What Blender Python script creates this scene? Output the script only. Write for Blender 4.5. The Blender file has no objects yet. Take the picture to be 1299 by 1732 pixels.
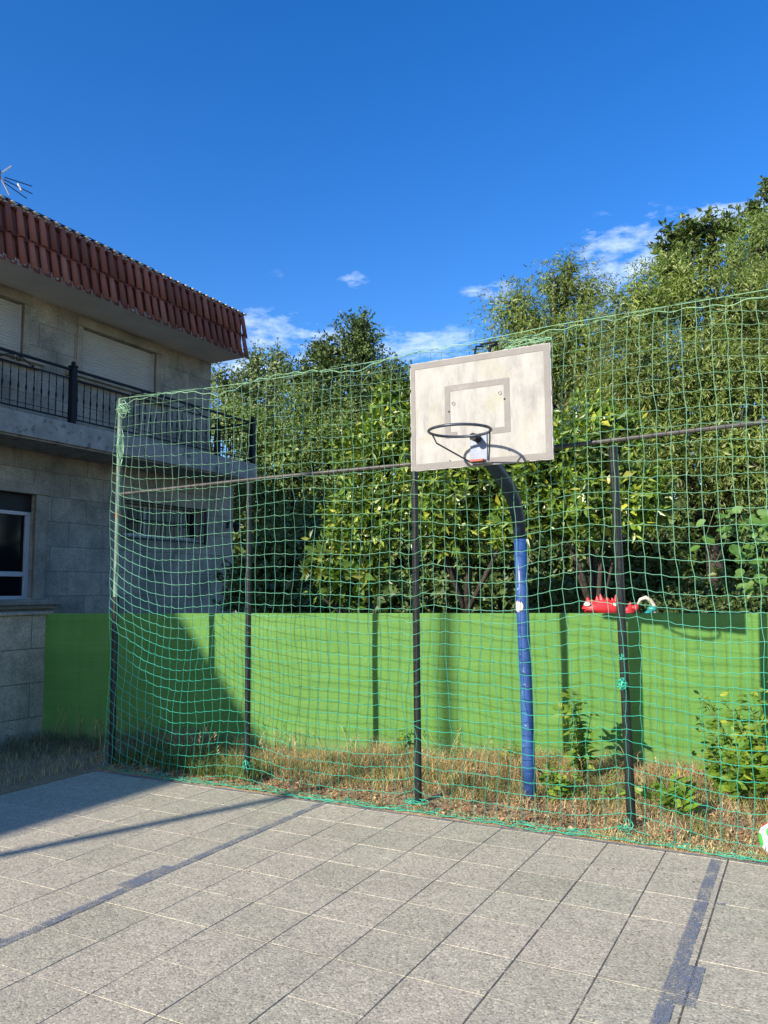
import bpy, bmesh, math, random
import numpy as np
from mathutils import Vector, Matrix
R = math.radians
random.seed(7); rng = np.random.default_rng(7)
scn = bpy.context.scene
# ------------------------------------------------------------------ camera, sky, sun, exposure
TH = R(28.2)                       # the court's and house's long direction, right of the camera heading
CH = 1.75
FPX = 1340.0
cam_d = bpy.data.cameras.new('camera'); cam = bpy.data.objects.new('camera', cam_d)
scn.collection.objects.link(cam); scn.camera = cam
cam_d.sensor_fit = 'HORIZONTAL'; cam_d.sensor_width = 36; cam_d.lens = 36*FPX/1299
cam_d.clip_start = .05; cam_d.clip_end = 3000
CM = Matrix.Rotation(R(90+5.75), 3, 'X') @ Matrix.Rotation(R(-.46), 3, 'Z')
cam.location = (0, 0, CH); cam.rotation_euler = CM.to_euler()

SUN_AZ, SUN_EL = 49.5, 25.8        # heading the light travels to, elevation
world = bpy.data.worlds.new('World'); scn.world = world; world.use_nodes = True
nt = world.node_tree; N = nt.nodes; Lk = nt.links; N.clear()
wo = N.new('ShaderNodeOutputWorld'); bg = N.new('ShaderNodeBackground'); bg.inputs[1].default_value = .135
sky = N.new('ShaderNodeTexSky'); sky.sky_type = 'NISHITA'; sky.sun_disc = False
sky.sun_elevation = R(SUN_EL); sky.sun_rotation = R(SUN_AZ+180); sky.ozone_density = 3.0; sky.air_density = 1.0; sky.dust_density = .45
hs = N.new('ShaderNodeHueSaturation'); hs.inputs['Saturation'].default_value = 1.36; hs.inputs['Hue'].default_value = .513
Lk.new(sky.outputs[0], hs.inputs['Color'])
tc = N.new('ShaderNodeTexCoord')
mp = N.new('ShaderNodeMapping'); mp.inputs['Scale'].default_value = (9, 9, 24); mp.inputs['Location'].default_value = (1.3, .4, 2.1)
cn = N.new('ShaderNodeTexNoise'); cn.inputs['Scale'].default_value = 2.2; cn.inputs['Detail'].default_value = 9; cn.inputs['Roughness'].default_value = .62
Lk.new(tc.outputs['Generated'], mp.inputs[0]); Lk.new(mp.outputs[0], cn.inputs['Vector'])
def mth(nt_, op, a, b=None, c=None, clamp=False):
    n = nt_.nodes.new('ShaderNodeMath'); n.operation = op; n.use_clamp = clamp
    for i, v in enumerate((a, b, c)):
        if v is None: continue
        if isinstance(v, (int, float)): n.inputs[i].default_value = v
        else: nt_.links.new(v, n.inputs[i])
    return n.outputs[0]
def pxdir(px, py):
    d = CM @ Vector(((px-649.5)/FPX, -(py-866)/FPX, -1)); return d.normalized()
sep = N.new('ShaderNodeSeparateXYZ'); Lk.new(tc.outputs['Generated'], sep.inputs[0])
mask = None
# low clouds: (direction, angular size, strength)
for (px, py, sx, sy, st) in [(1065, 435, .065, .045, 1.1), (1005, 465, .055, .035, 1.0), (835, 493, .035, .014, .85), (600, 472, .026, .010, .62), (505, 463, .035, .010, .35),
                         (470, 585, .080, .040, .88), (715, 592, .075, .026, .92), (1230, 385, .05, .035, .9), (1300, 365, .05, .03, .9), (400, 620, .06, .04, 1.), (560, 575, .06, .025, .7)]:
    d = pxdir(px, py); az = math.atan2(d.x, d.y); el = math.asin(d.z)
    azn = mth(nt, 'ARCTAN2', sep.outputs[0], sep.outputs[1]); eln = mth(nt, 'ARCSINE', sep.outputs[2])
    a = mth(nt, 'POWER', mth(nt, 'DIVIDE', mth(nt, 'ABSOLUTE', mth(nt, 'SUBTRACT', azn, az)), sx*1.5), 2)
    b = mth(nt, 'POWER', mth(nt, 'DIVIDE', mth(nt, 'ABSOLUTE', mth(nt, 'SUBTRACT', eln, el)), sy*1.5), 2)
    m = mth(nt, 'MULTIPLY', mth(nt, 'SUBTRACT', 1, mth(nt, 'ADD', a, b), clamp=True), st)
    mask = m if mask is None else mth(nt, 'MAXIMUM', mask, m)
cl = mth(nt, 'MULTIPLY', mth(nt, 'SUBTRACT', mth(nt, 'ADD', cn.outputs[0], mth(nt, 'MULTIPLY', mask, .32)), .685), 3.0, clamp=True)
cl = mth(nt, 'MULTIPLY', mth(nt, 'MULTIPLY', cl, .75), mth(nt, 'MULTIPLY', mask, 1.6, clamp=True))
mx = N.new('ShaderNodeMixRGB'); mx.inputs[2].default_value = (5.2, 5.9, 7.4, 1)
Lk.new(cl, mx.inputs[0]); Lk.new(hs.outputs[0], mx.inputs[1]); Lk.new(mx.outputs[0], bg.inputs[0]); Lk.new(bg.outputs[0], wo.inputs[0])

sd = bpy.data.lights.new('sun', 'SUN'); sd.energy = 4.9; sd.angle = R(.53); sd.color = (1, .90, .75)
so = bpy.data.objects.new('sun', sd); scn.collection.objects.link(so); so.location = (-20, -20, 30)
ldir = Vector((math.sin(R(SUN_AZ))*math.cos(R(SUN_EL)), math.cos(R(SUN_AZ))*math.cos(R(SUN_EL)), -math.sin(R(SUN_EL))))
so.rotation_euler = ldir.to_track_quat('-Z', 'Y').to_euler()
scn.view_settings.view_transform = 'Standard'; scn.view_settings.look = 'None'
scn.view_settings.exposure = .82; scn.view_settings.gamma = 1

# ------------------------------------------------------------------ coordinates: (c, a, z) = across / along the court
cT, sT = math.cos(TH), math.sin(TH)
def w2c(x, y, z=0): return (x*cT - y*sT, x*sT + y*cT, z)
def c2w(c, a, z=0): return (c*cT + a*sT, -c*sT + a*cT, z)
def at(px, py, Y):                  # a point in the scene at distance Y ahead of the camera
    d = CM @ Vector(((px-649.5)/FPX, -(py-866)/FPX, -1)); t = Y/d.y
    return w2c(d.x*t, Y, CH + d.z*t)
WN = (math.sin(math.atan(.288)), math.cos(math.atan(.288)))
def wall_a(c):                      # a of the green wall's face at c;   Y = 8.5 - .288 X
    return (8.5 + c*(sT - .288*cT)) / (cT + .288*sT)

# ------------------------------------------------------------------ helpers
def link(o): scn.collection.objects.link(o); return o
def tag(o, label=None, cat=None, group=None, kind=None):
    if label: o['label'] = label
    if cat: o['category'] = cat
    if group: o['group'] = group
    if kind: o['kind'] = kind
    return o
ORG = {}
def thing(name, c, a, label, cat, group=None, z=0):
    o = bpy.data.objects.new(name, None); link(o); o.empty_display_size = .2
    o.location = c2w(c, a, z); o.rotation_euler = (0, 0, -TH); ORG[o.name] = (c, a, z)
    return tag(o, label, cat, group)
class MB:
    def __init__(s): s.v = []; s.f = []
    def add(s, vs, fs):
        n = len(s.v); s.v += [tuple(v) for v in vs]; s.f += [tuple(n+i for i in f) for f in fs]; return s
    def box(s, c0, c1, a0, a1, z0, z1):
        v = [(c, a, z) for z in (z0, z1) for a in (a0, a1) for c in (c0, c1)]
        return s.add(v, [(0,2,3,1),(4,5,7,6),(0,1,5,4),(2,6,7,3),(0,4,6,2),(1,3,7,5)])
    def bbox(s, c0, c1, a0, a1, z0, z1, b=.01):   # bevelled box
        bm = bmesh.new(); bmesh.ops.create_cube(bm, size=1)
        for v in bm.verts: v.co = Vector(((c0+c1)/2+v.co.x*(c1-c0), (a0+a1)/2+v.co.y*(a1-a0), (z0+z1)/2+v.co.z*(z1-z0)))
        bmesh.ops.bevel(bm, geom=bm.edges[:], offset=b, segments=2, profile=.6, affect='EDGES')
        bm.verts.index_update(); s.add([v.co[:] for v in bm.verts], [[v.index for v in f.verts] for f in bm.faces]); bm.free(); return s
    def tube(s, pts, rad, n=8, cap=True, closed=False):
        P = [Vector(p) for p in pts]; m = len(P); rr = rad if hasattr(rad, '__len__') else [rad]*m
        base = len(s.v); up = None
        for i, p in enumerate(P):
            if closed: t = P[(i+1) % m]-P[i-1]
            else: t = P[min(i+1, m-1)]-P[max(i-1, 0)]
            t = t.normalized() if t.length > 1e-9 else Vector((0, 0, 1))
            if up is None:
                up = Vector((0, 0, 1)) if abs(t.z) < .9 else Vector((1, 0, 0))
            u = t.cross(up); u = u.normalized() if u.length > 1e-6 else t.orthogonal().normalized()
            w = u.cross(t); up = w
            for k in range(n):
                an = 2*math.pi*k/n; s.v.append(tuple(p + (u*math.cos(an) + w*math.sin(an))*rr[i]))
        for i in range(m if closed else m-1):
            j = (i+1) % m
            for k in range(n):
                s.f.append((base+i*n+k, base+i*n+(k+1) % n, base+j*n+(k+1) % n, base+j*n+k))
        if cap and not closed:
            s.f.append(tuple(base+k for k in reversed(range(n)))); s.f.append(tuple(base+(m-1)*n+k for k in range(n)))
        return s
    def sphere(s, c, r, seg=12, rings=8, sc=(1, 1, 1)):
        vs = [(c[0], c[1], c[2]+r*sc[2])]
        for i in range(1, rings):
            ph = math.pi*i/rings
            for k in range(seg):
                t = 2*math.pi*k/seg; vs.append((c[0]+r*sc[0]*math.sin(ph)*math.cos(t), c[1]+r*sc[1]*math.sin(ph)*math.sin(t), c[2]+r*sc[2]*math.cos(ph)))
        vs.append((c[0], c[1], c[2]-r*sc[2])); fs = [(0, 1+k, 1+(k+1) % seg) for k in range(seg)]
        for i in range(rings-2):
            for k in range(seg):
                a_ = 1+i*seg+k; b_ = 1+i*seg+(k+1) % seg; fs.append((a_, a_+seg, b_+seg, b_))
        l = len(vs)-1; o = 1+(rings-2)*seg
        fs += [(o+k, l, o+(k+1) % seg) for k in range(seg)]
        return s.add(vs, fs)
    def build(s, name, mat, parent=None, smooth=False, org=None):
        return build(name, np.array(s.v, float).reshape(-1, 3), s.f, mat, parent, smooth, org)
def build(name, V, F, mat, parent=None, smooth=False, org=None):
    """V in court coordinates; F a list of faces or (verts per face, int array)"""
    if parent is not None:
        p = parent
        while p.name not in ORG: p = p.parent
        o0 = np.array(ORG[p.name])
        if parent.name in ORG: pass
    else:
        o0 = np.array(org if org is not None else (V[:, 0].mean(), V[:, 1].mean(), V[:, 2].min()))
    me = bpy.data.meshes.new(name); V = V - o0
    if isinstance(F, tuple) and isinstance(F[0], int):
        k, A = F; me.vertices.add(len(V)); me.vertices.foreach_set('co', V.astype(np.float32).ravel())
        me.loops.add(A.size); me.loops.foreach_set('vertex_index', A.astype(np.int32).ravel())
        me.polygons.add(len(A)); me.polygons.foreach_set('loop_start', np.arange(0, A.size, k, dtype=np.int32))
        me.polygons.foreach_set('loop_total', np.full(len(A), k, dtype=np.int32))
        me.update(calc_edges=True)
    else:
        me.from_pydata([tuple(v) for v in V], [], [tuple(f) for f in F]); me.update()
    me.polygons.foreach_set('use_smooth', [bool(smooth)]*len(me.polygons)); me.update()
    me.materials.append(mat); o = bpy.data.objects.new(name, me); link(o)
    if parent is not None: o.parent = parent
    else: o.location = c2w(*o0); o.rotation_euler = (0, 0, -TH)
    return o

# ------------------------------------------------------------------ materials
def newmat(name):
    m = bpy.data.materials.new(name); m.use_nodes = True; n = m.node_tree; b = n.nodes['Principled BSDF']; return m, n, b
def nz(n, scale, detail=5, rough=.6, vec=None, out=0, dist=0):
    t = n.nodes.new('ShaderNodeTexNoise'); t.inputs['Scale'].default_value = scale; t.inputs['Detail'].default_value = detail
    t.inputs['Roughness'].default_value = rough; t.inputs['Distortion'].default_value = dist
    if vec is None:
        vec = n.nodes.new('ShaderNodeTexCoord').outputs['Object']
    n.links.new(vec, t.inputs['Vector']); return t.outputs[out]
def ramp(n, fac, stops):
    r = n.nodes.new('ShaderNodeValToRGB'); e = r.color_ramp.elements
    while len(e) < len(stops): e.new(.5)
    for el, (p, c) in zip(e, stops): el.position = p; el.color = (*c, 1) if len(c) == 3 else c
    n.links.new(fac, r.inputs[0]); return r.outputs[0]
def mix(n, fac, a, b, mode='MIX'):
    m = n.nodes.new('ShaderNodeMixRGB'); m.blend_type = mode
    for i, v in enumerate((fac, a, b)):
        if isinstance(v, (int, float)): m.inputs[i].default_value = v if i == 0 else (v, v, v, 1)
        elif isinstance(v, tuple): m.inputs[i].default_value = (*v, 1)
        else: n.links.new(v, m.inputs[i])
    return m.outputs[0]
def bump(n, b, h, strength=.3, dist=.01):
    k = n.nodes.new('ShaderNodeBump'); k.inputs['Strength'].default_value = strength; k.inputs['Distance'].default_value = dist
    n.links.new(h, k.inputs['Height']); n.links.new(k.outputs[0], b.inputs['Normal'])
def simple(name, col, rough=.6, var=.25, scale=8, metal=0, bs=.15, bd=.004, bscale=60, spec=None, dirt=None):
    m, n, b = newmat(name)
    c = mix(n, 1.0, tuple(col), ramp(n, nz(n, scale), [(.3, (1-var,)*3), (.7, (1+var*.4,)*3)]), 'MULTIPLY')
    if dirt:
        c = mix(n, ramp(n, nz(n, dirt[1], 7, .7), [(dirt[2], (0, 0, 0)), (dirt[2]+.08, (1, 1, 1))]), c, tuple(dirt[0]))
    n.links.new(c, b.inputs['Base Color']); b.inputs['Roughness'].default_value = rough; b.inputs['Metallic'].default_value = metal
    if spec is not None: b.inputs['Specular IOR Level'].default_value = spec
    bump(n, b, nz(n, bscale, 3), bs, bd); return m
def leafmat(name, stops, rough=.45, trans=.25, spec=.5, patch=.35, pscale=.8):
    m, n, b = newmat(name)
    g = n.nodes.new('ShaderNodeNewGeometry'); c = ramp(n, g.outputs['Random Per Island'], stops)
    pv = ramp(n, nz(n, pscale, 2), [(.35, (1-patch,)*3), (.65, (1+patch*.35,)*3)])
    c = mix(n, 1.0, c, pv, 'MULTIPLY'); n.links.new(c, b.inputs['Base Color'])
    b.inputs['Roughness'].default_value = rough; b.inputs['Specular IOR Level'].default_value = spec
    if trans > 0:
        t = n.nodes.new('ShaderNodeBsdfTranslucent'); n.links.new(mix(n, 1.0, c, (1.25, 1.3, .5), 'MULTIPLY'), t.inputs[0])
        ms = n.nodes.new('ShaderNodeMixShader'); ms.inputs[0].default_value = trans
        n.links.new(b.outputs[0], ms.inputs[1]); n.links.new(t.outputs[0], ms.inputs[2])
        n.links.new(ms.outputs[0], n.nodes['Material Output'].inputs[0])
    return m
def granite(name, course=.47, length=.83, z0=.31, u0=0, col=(.35, .325, .275), joint=(.10, .095, .085), jw=.010):
    m, n, b = newmat(name)
    tcn = n.nodes.new('ShaderNodeTexCoord'); s = n.nodes.new('ShaderNodeSeparateXYZ'); n.links.new(tcn.outputs['Object'], s.inputs[0])
    u = mth(n, 'ADD', mth(n, 'ADD', s.outputs[0], s.outputs[1]), u0); v = mth(n, 'SUBTRACT', s.outputs[2], z0)
    cb = n.nodes.new('ShaderNodeCombineXYZ'); n.links.new(u, cb.inputs[0]); n.links.new(v, cb.inputs[1])
    br = n.nodes.new('ShaderNodeTexBrick'); n.links.new(cb.outputs[0], br.inputs['Vector'])
    br.inputs['Scale'].default_value = 1; br.inputs['Brick Width'].default_value = length; br.inputs['Row Height'].default_value = course
    br.inputs['Mortar Size'].default_value = jw/2; br.inputs['Mortar Smooth'].default_value = .2; br.offset = .5
    br.inputs['Color1'].default_value = (.86, .86, .86, 1); br.inputs['Color2'].default_value = (1.1, 1.08, 1.04, 1); br.inputs['Mortar'].default_value = (0, 0, 0, 1)
    base = mix(n, 1.0, col, br.outputs['Color'], 'MULTIPLY')
    spk = ramp(n, nz(n, 42, 5, .85), [(.32, (.50, .50, .50)), (.5, (1, 1, 1)), (.68, (1.5, 1.48, 1.42))])
    base = mix(n, 1.0, base, spk, 'MULTIPLY')
    st = ramp(n, nz(n, 1.6, 6, .7), [(.35, (.60, .62, .58)), (.62, (1.16, 1.13, 1.08))]); base = mix(n, 1.0, base, st, 'MULTIPLY')
    base = mix(n, br.outputs['Fac'], base, joint); n.links.new(base, b.inputs['Base Color'])
    b.inputs['Roughness'].default_value = .88
    h = mth(n, 'ADD', mth(n, 'MULTIPLY', mth(n, 'SUBTRACT', 1, br.outputs['Fac']), 1.0), mth(n, 'MULTIPLY', nz(n, 70, 4, .7), .25))
    bump(n, b, h, .6, .008); return m

M = {}
M['granite'] = granite('granite_blocks')
M['granite_low'] = granite('granite_boundary', course=.40, length=1.1, z0=.31, u0=.3, col=(.38, .345, .28))
M['granite_plain'] = granite('granite_dressed', course=50, length=50, z0=-20, col=(.35, .315, .255))
M['concrete'] = simple('weathered_concrete', (.36, .345, .305), .9, .35, 3, bs=.5, bd=.01, bscale=45, dirt=((.12, .12, .11), 5, .55))
M['soffit'] = simple('soffit_render', (.70, .66, .58), .9, .12, 2)
M['shutter'] = simple('roller_shutter', (.52, .50, .44), .55, .1, 2, bs=0)
M['iron'] = simple('painted_iron', (.010, .011, .015), .6, .3, 10, bs=.1, spec=.25)
M['white_frame'] = simple('pvc_frame', (.50, .50, .50), .35, .08, 3, bs=0)
M['bark'] = simple('bark', (.055, .045, .035), .95, .5, 12, bs=.8, bd=.02, bscale=25)
M['unlit_room'] = simple('dark_void', (.02, .02, .018), .9, .2)

def m_tile():
    m, n, b = newmat('clay_roof_tile'); g = n.nodes.new('ShaderNodeNewGeometry')
    c = ramp(n, g.outputs['Random Per Island'], [(0, (.17, .055, .04)), (.4, (.25, .078, .052)), (.8, (.32, .105, .07)), (1, (.36, .15, .11))])
    c = mix(n, ramp(n, nz(n, 14, 5, .7), [(.5, (0, 0, 0)), (.8, (.55, .55, .55))]), c, (.13, .05, .035))
    n.links.new(c, b.inputs['Base Color']); b.inputs['Roughness'].default_value = .7; bump(n, b, nz(n, 40), .3, .004); return m
M['tile'] = m_tile()
M['mortar'] = simple('pale_mortar', (.62, .55, .42), .9, .2, 20)
M['black'] = simple('black_rubber', (.008, .008, .008), .6, .2)

def m_glass():
    m, n, b = newmat('dark_window_glass'); b.inputs['Base Color'].default_value = (.006, .008, .010, 1); b.inputs['Roughness'].default_value = .08
    b.inputs['Specular IOR Level'].default_value = .22; bump(n, b, nz(n, 2.5, 1), .03, .01); return m
M['glass'] = m_glass()

def m_green():
    m, n, b = newmat('green_painted_render')
    tcn = n.nodes.new('ShaderNodeTexCoord'); mpn = n.nodes.new('ShaderNodeMapping'); mpn.inputs['Scale'].default_value = (.7, .7, 5)
    n.links.new(tcn.outputs['Object'], mpn.inputs[0])
    c = ramp(n, nz(n, 1.1, 5, .6, mpn.outputs[0]), [(.3, (.080, .206, .033)), (.55, (.093, .229, .039)), (.75, (.107, .248, .048))])
    sv = n.nodes.new('ShaderNodeMapping'); sv.inputs['Scale'].default_value = (7, 7, .6); n.links.new(tcn.outputs['Object'], sv.inputs[0])
    c = mix(n, 1.0, c, ramp(n, nz(n, 1.3, 6, .75, sv.outputs[0]), [(.32, (.86, .88, .84)), (.5, (1, 1, 1)), (.72, (1.09, 1.06, 1.10))]), 'MULTIPLY')
    ss = n.nodes.new('ShaderNodeSeparateXYZ'); n.links.new(tcn.outputs['Object'], ss.inputs[0]); cv = n.nodes.new('ShaderNodeCombineXYZ')
    n.links.new(mth(n, 'MULTIPLY', ss.outputs[0], 1.03), cv.inputs[0]); n.links.new(ss.outputs[2], cv.inputs[1])
    bk = n.nodes.new('ShaderNodeTexBrick'); n.links.new(cv.outputs[0], bk.inputs['Vector']); bk.inputs['Scale'].default_value = 1; bk.inputs['Brick Width'].default_value = .42; bk.inputs['Row Height'].default_value = .205
    bk.inputs['Mortar Size'].default_value = .006; bk.inputs['Mortar Smooth'].default_value = 1; bk.inputs['Color1'].default_value = (.975, .975, .975, 1); bk.inputs['Color2'].default_value = (1.02, 1.02, 1.02, 1); bk.inputs['Mortar'].default_value = (.93, .93, .93, 1)
    c = mix(n, 1.0, c, bk.outputs['Color'], 'MULTIPLY')
    w = ramp(n, nz(n, 6, 8, .75), [(.60, (0, 0, 0)), (.74, (.5, .5, .5))]); c = mix(n, w, c, (.19, .35, .12))
    dr = ramp(n, nz(n, 26, 4, .8), [(.70, (0, 0, 0)), (.74, (1, 1, 1))]); c = mix(n, mth(n, 'MULTIPLY', dr, .35), c, (.26, .36, .18))
    # splash-back dirt where the wall meets the soil, a stain with its own uneven edge
    s = n.nodes.new('ShaderNodeSeparateXYZ'); n.links.new(tcn.outputs['Object'], s.inputs[0])
    lo = mth(n, 'SUBTRACT', 1, mth(n, 'DIVIDE', mth(n, 'SUBTRACT', s.outputs[2], mth(n, 'MULTIPLY', nz(n, 7, 5), .22)), .16), clamp=True)
    c = mix(n, mth(n, 'MULTIPLY', lo, .5), c, (.14, .17, .07))
    n.links.new(c, b.inputs['Base Color']); b.inputs['Roughness'].default_value = .8
    bump(n, b, mth(n, 'ADD', mth(n, 'MULTIPLY', nz(n, 3, 3, .5, mpn.outputs[0]), 1.2), mth(n, 'SUBTRACT', mth(n, 'MULTIPLY', nz(n, 55, 5, .7), .35), mth(n, 'MULTIPLY', bk.outputs['Fac'], .25))), .5, .012); return m
M['green'] = m_green()

def m_slab():
    m, n, b = newmat('concrete_paving'); g = n.nodes.new('ShaderNodeNewGeometry')
    c = ramp(n, g.outputs['Random Per Island'], [(0, (.345, .325, .255)), (.35, (.375, .35, .28)), (.7, (.395, .36, .29)), (1, (.365, .35, .275))])
    c = mix(n, 1.0, c, ramp(n, nz(n, 1.7, 6, .7), [(.3, (.87, .87, .86)), (.5, (1, 1, 1)), (.7, (1.08, 1.07, 1.06))]), 'MULTIPLY')
    c = mix(n, 1.0, c, ramp(n, nz(n, 11, 7, .8), [(.32, (.80, .795, .78)), (.5, (1, 1, 1)), (.68, (1.14, 1.13, 1.10))]), 'MULTIPLY')
    tcn = n.nodes.new('ShaderNodeTexCoord')
    vo = n.nodes.new('ShaderNodeTexVoronoi'); vo.inputs['Scale'].default_value = 95; vo.inputs['Randomness'].default_value = 1; n.links.new(tcn.outputs['Object'], vo.inputs['Vector'])
    pb = n.nodes.new('ShaderNodeRGBToBW'); n.links.new(vo.outputs['Color'], pb.inputs[0])
    c = mix(n, 1.0, c, ramp(n, pb.outputs[0], [(.12, (.60, .59, .58)), (.30, (.93, .93, .92)), (.62, (1.04, 1.035, 1.03)), (.86, (1.38, 1.35, 1.3))]), 'MULTIPLY')
    c = mix(n, 1.0, c, ramp(n, nz(n, 60, 5, .85), [(.34, (.80, .80, .79)), (.5, (1.0, 1.0, 1.0)), (.66, (1.22, 1.21, 1.18))]), 'MULTIPLY')
    sp = ramp(n, nz(n, 9, 8, .8), [(.64, (0, 0, 0)), (.72, (.6, .6, .6))]); c = mix(n, sp, c, (.46, .43, .38))
    dk = ramp(n, nz(n, 4.5, 7, .8), [(.30, (.6, .6, .6)), (.38, (0, 0, 0))]); c = mix(n, dk, c, (.20, .185, .155))
    n.links.new(c, b.inputs['Base Color']); b.inputs['Roughness'].default_value = .88
    bump(n, b, mth(n, 'ADD', mth(n, 'MULTIPLY', vo.outputs['Distance'], -1.0), nz(n, 60, 4, .8)), .35, .004); return m
M['slab'] = m_slab()
M['joint'] = simple('joint_sand', (.09, .08, .062), .95, .5, 25, bs=.5, bscale=120, dirt=((.30, .27, .21), 14, .55))
def m_paint():
    m, n, b = newmat('worn_line_paint'); b.inputs['Roughness'].default_value = .8
    c = ramp(n, nz(n, 40, 5, .7), [(.35, (.13, .16, .22)), (.6, (.17, .20, .27)), (.8, (.24, .25, .28))]); n.links.new(c, b.inputs['Base Color'])
    t = n.nodes.new('ShaderNodeBsdfTransparent'); ms = n.nodes.new('ShaderNodeMixShader')
    w = mth(n, 'MULTIPLY', mth(n, 'GREATER_THAN', mth(n, 'ADD', mth(n, 'MULTIPLY', nz(n, 120, 4, .8), .7), mth(n, 'MULTIPLY', nz(n, 6, 5, .7), .3)), .50), .95)
    w2 = mth(n, 'ADD', mth(n, 'MULTIPLY', w, .85), .12, clamp=True)
    n.links.new(w2, ms.inputs[0]); n.links.new(b.outputs[0], ms.inputs[1]); n.links.new(t.outputs[0], ms.inputs[2])
    n.links.new(ms.outputs[0], n.nodes['Material Output'].inputs[0]); return m
M['paint'] = m_paint()
def m_ground():
    m, n, b = newmat('dry_soil')
    c = ramp(n, nz(n, 9, 8, .75), [(.3, (.13, .085, .05)), (.5, (.23, .155, .095)), (.7, (.36, .27, .17))])
    c = mix(n, ramp(n, nz(n, 70, 5, .8), [(.45, (0, 0, 0)), (.62, (1, 1, 1))]), c, (.42, .32, .19))
    c = mix(n, ramp(n, nz(n, 45, 5, .8), [(.60, (0, 0, 0)), (.66, (1, 1, 1))]), c, (.09, .06, .04))
    n.links.new(c, b.inputs['Base Color']); b.inputs['Roughness'].default_value = .95; bump(n, b, nz(n, 60, 6, .8), .9, .02); return m
M['ground'] = m_ground()
def m_net():
    m, n, b = newmat('net_cord'); tcn = n.nodes.new('ShaderNodeTexCoord'); s = n.nodes.new('ShaderNodeSeparateXYZ'); n.links.new(tcn.outputs['Object'], s.inputs[0])
    f = mth(n, 'ADD', mth(n, 'DIVIDE', s.outputs[2], 3.4), mth(n, 'MULTIPLY', mth(n, 'SUBTRACT', nz(n, 1.5, 3), .5), .35), clamp=True)
    c = ramp(n, f, [(.0, (.03, .38, .25)), (.35, (.05, .44, .30)), (.55, (.20, .50, .32)), (1, (.24, .44, .27))])   # weathered paler towards the exposed top
    n.links.new(c, b.inputs['Base Color']); b.inputs['Roughness'].default_value = .6; return m
M['net'] = m_net()
M['post'] = simple('dark_post_steel', (.022, .026, .028), .38, .4, 14, metal=.3, dirt=((.16, .15, .14), 30, .63))
M['post_pale'] = simple('weathered_green_steel', (.13, .21, .165), .6, .5, 9, dirt=((.26, .12, .07), 6, .58))
M['galv'] = simple('galvanised_rail', (.075, .073, .068), .5, .45, 14, metal=.35, dirt=((.11, .085, .065), 16, .60))
M['blue'] = simple('blue_pole_paint', (.026, .08, .27), .42, .4, 7, dirt=((.26, .34, .50), 20, .60))
M['arm_shaded'] = simple('shade_darkened_arm_blue', (.012, .024, .065), .45, .35, 9, dirt=((.10, .14, .22), 24, .62))  # arm's blue darkened to carry the backboard's shade; scuffs are wear
M['zinc'] = simple('blue_grey_plate', (.20, .25, .36), .45, .3, 20, dirt=((.55, .56, .58), 26, .64))
M['rust'] = simple('rust_red', (.38, .10, .06), .7, .4, 30)
M['rim'] = simple('rim_steel', (.06, .075, .10), .4, .4, 25, metal=.3, dirt=((.35, .37, .40), 30, .60))
def m_board():
    m, n, b = newmat('weathered_white_board'); tcn = n.nodes.new('ShaderNodeTexCoord')
    mpn = n.nodes.new('ShaderNodeMapping'); mpn.inputs['Scale'].default_value = (9, 9, 3); n.links.new(tcn.outputs['Object'], mpn.inputs[0])
    c = ramp(n, nz(n, 1.2, 7, .72, mpn.outputs[0]), [(.28, (.22, .215, .205)), (.5, (.325, .32, .305)), (.72, (.39, .385, .365))])
    c = mix(n, ramp(n, nz(n, 3.0, 4, .6), [(.52, (0, 0, 0)), (.70, (.55, .55, .55))]), c, (.27, .27, .17))
    c = mix(n, ramp(n, nz(n, 45, 5, .8), [(.66, (0, 0, 0)), (.72, (.8, .8, .8))]), c, (.38, .34, .30))
    n.links.new(c, b.inputs['Base Color']); b.inputs['Roughness'].default_value = .75; bump(n, b, nz(n, 80, 4), .25, .003); return m
M['board'] = m_board()
def m_mark():
    m, n, b = newmat('faded_grey_marking'); c = ramp(n, nz(n, 9, 7, .75), [(.3, (.185, .175, .17)), (.6, (.225, .215, .205)), (.75, (.31, .30, .285))])
    n.links.new(c, b.inputs['Base Color']); b.inputs['Roughness'].default_value = .8; return m
M['mark'] = m_mark()
M['pink'] = simple('sticker_pink', (.62, .36, .37), .6, .3, 60)
M['red'] = simple('inflatable_red', (.62, .03, .04), .5, .1, 5)
M['cream'] = simple('cream_vinyl', (.70, .58, .47), .4, .15, 10)
M['teal'] = simple('teal_vinyl', (.03, .28, .27), .4, .3, 10)
M['white'] = simple('white_vinyl', (.80, .80, .82), .35, .1, 10)
M['dark'] = simple('eye_black', (.02, .02, .025), .3, .1)

# ------------------------------------------------------------------ ground
COURT_A = 5.79; COURT_C = -6.38
def gz(c, a):                       # ground height, court excluded
    h = .03*np.sin(c*2.1+a*1.3) + .02*np.sin(c*5.3-a*3.1+1) + .012*np.sin(c*11+a*9)
    d = np.maximum(np.maximum(a-COURT_A, COURT_C-c), 0)
    return np.where(d <= 0, -.09, .005 + (h+.03)*np.clip(d/.5, 0, 1) + .012*np.sin(c*17)*np.clip(d/.1, 0, 1))
def axis(lo, hi, step, far):
    mid = np.arange(lo, hi, step); o1 = hi + np.geomspace(.3, far, 22); o0 = lo - np.geomspace(.3, far, 22)[::-1]
    return np.concatenate([o0, mid, o1])
cs_ = axis(-11, 6, .07, 900); as_ = axis(2, 13, .07, 900)
cs_ = np.sort(np.append(cs_, [COURT_C-.004, COURT_C+.004])); as_ = np.sort(np.append(as_, [COURT_A-.004, COURT_A+.004]))
CC, AA = np.meshgrid(cs_, as_); ZZ = gz(CC, AA)
nr, nc = CC.shape; idx = np.arange(nr*nc).reshape(nr, nc)
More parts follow.
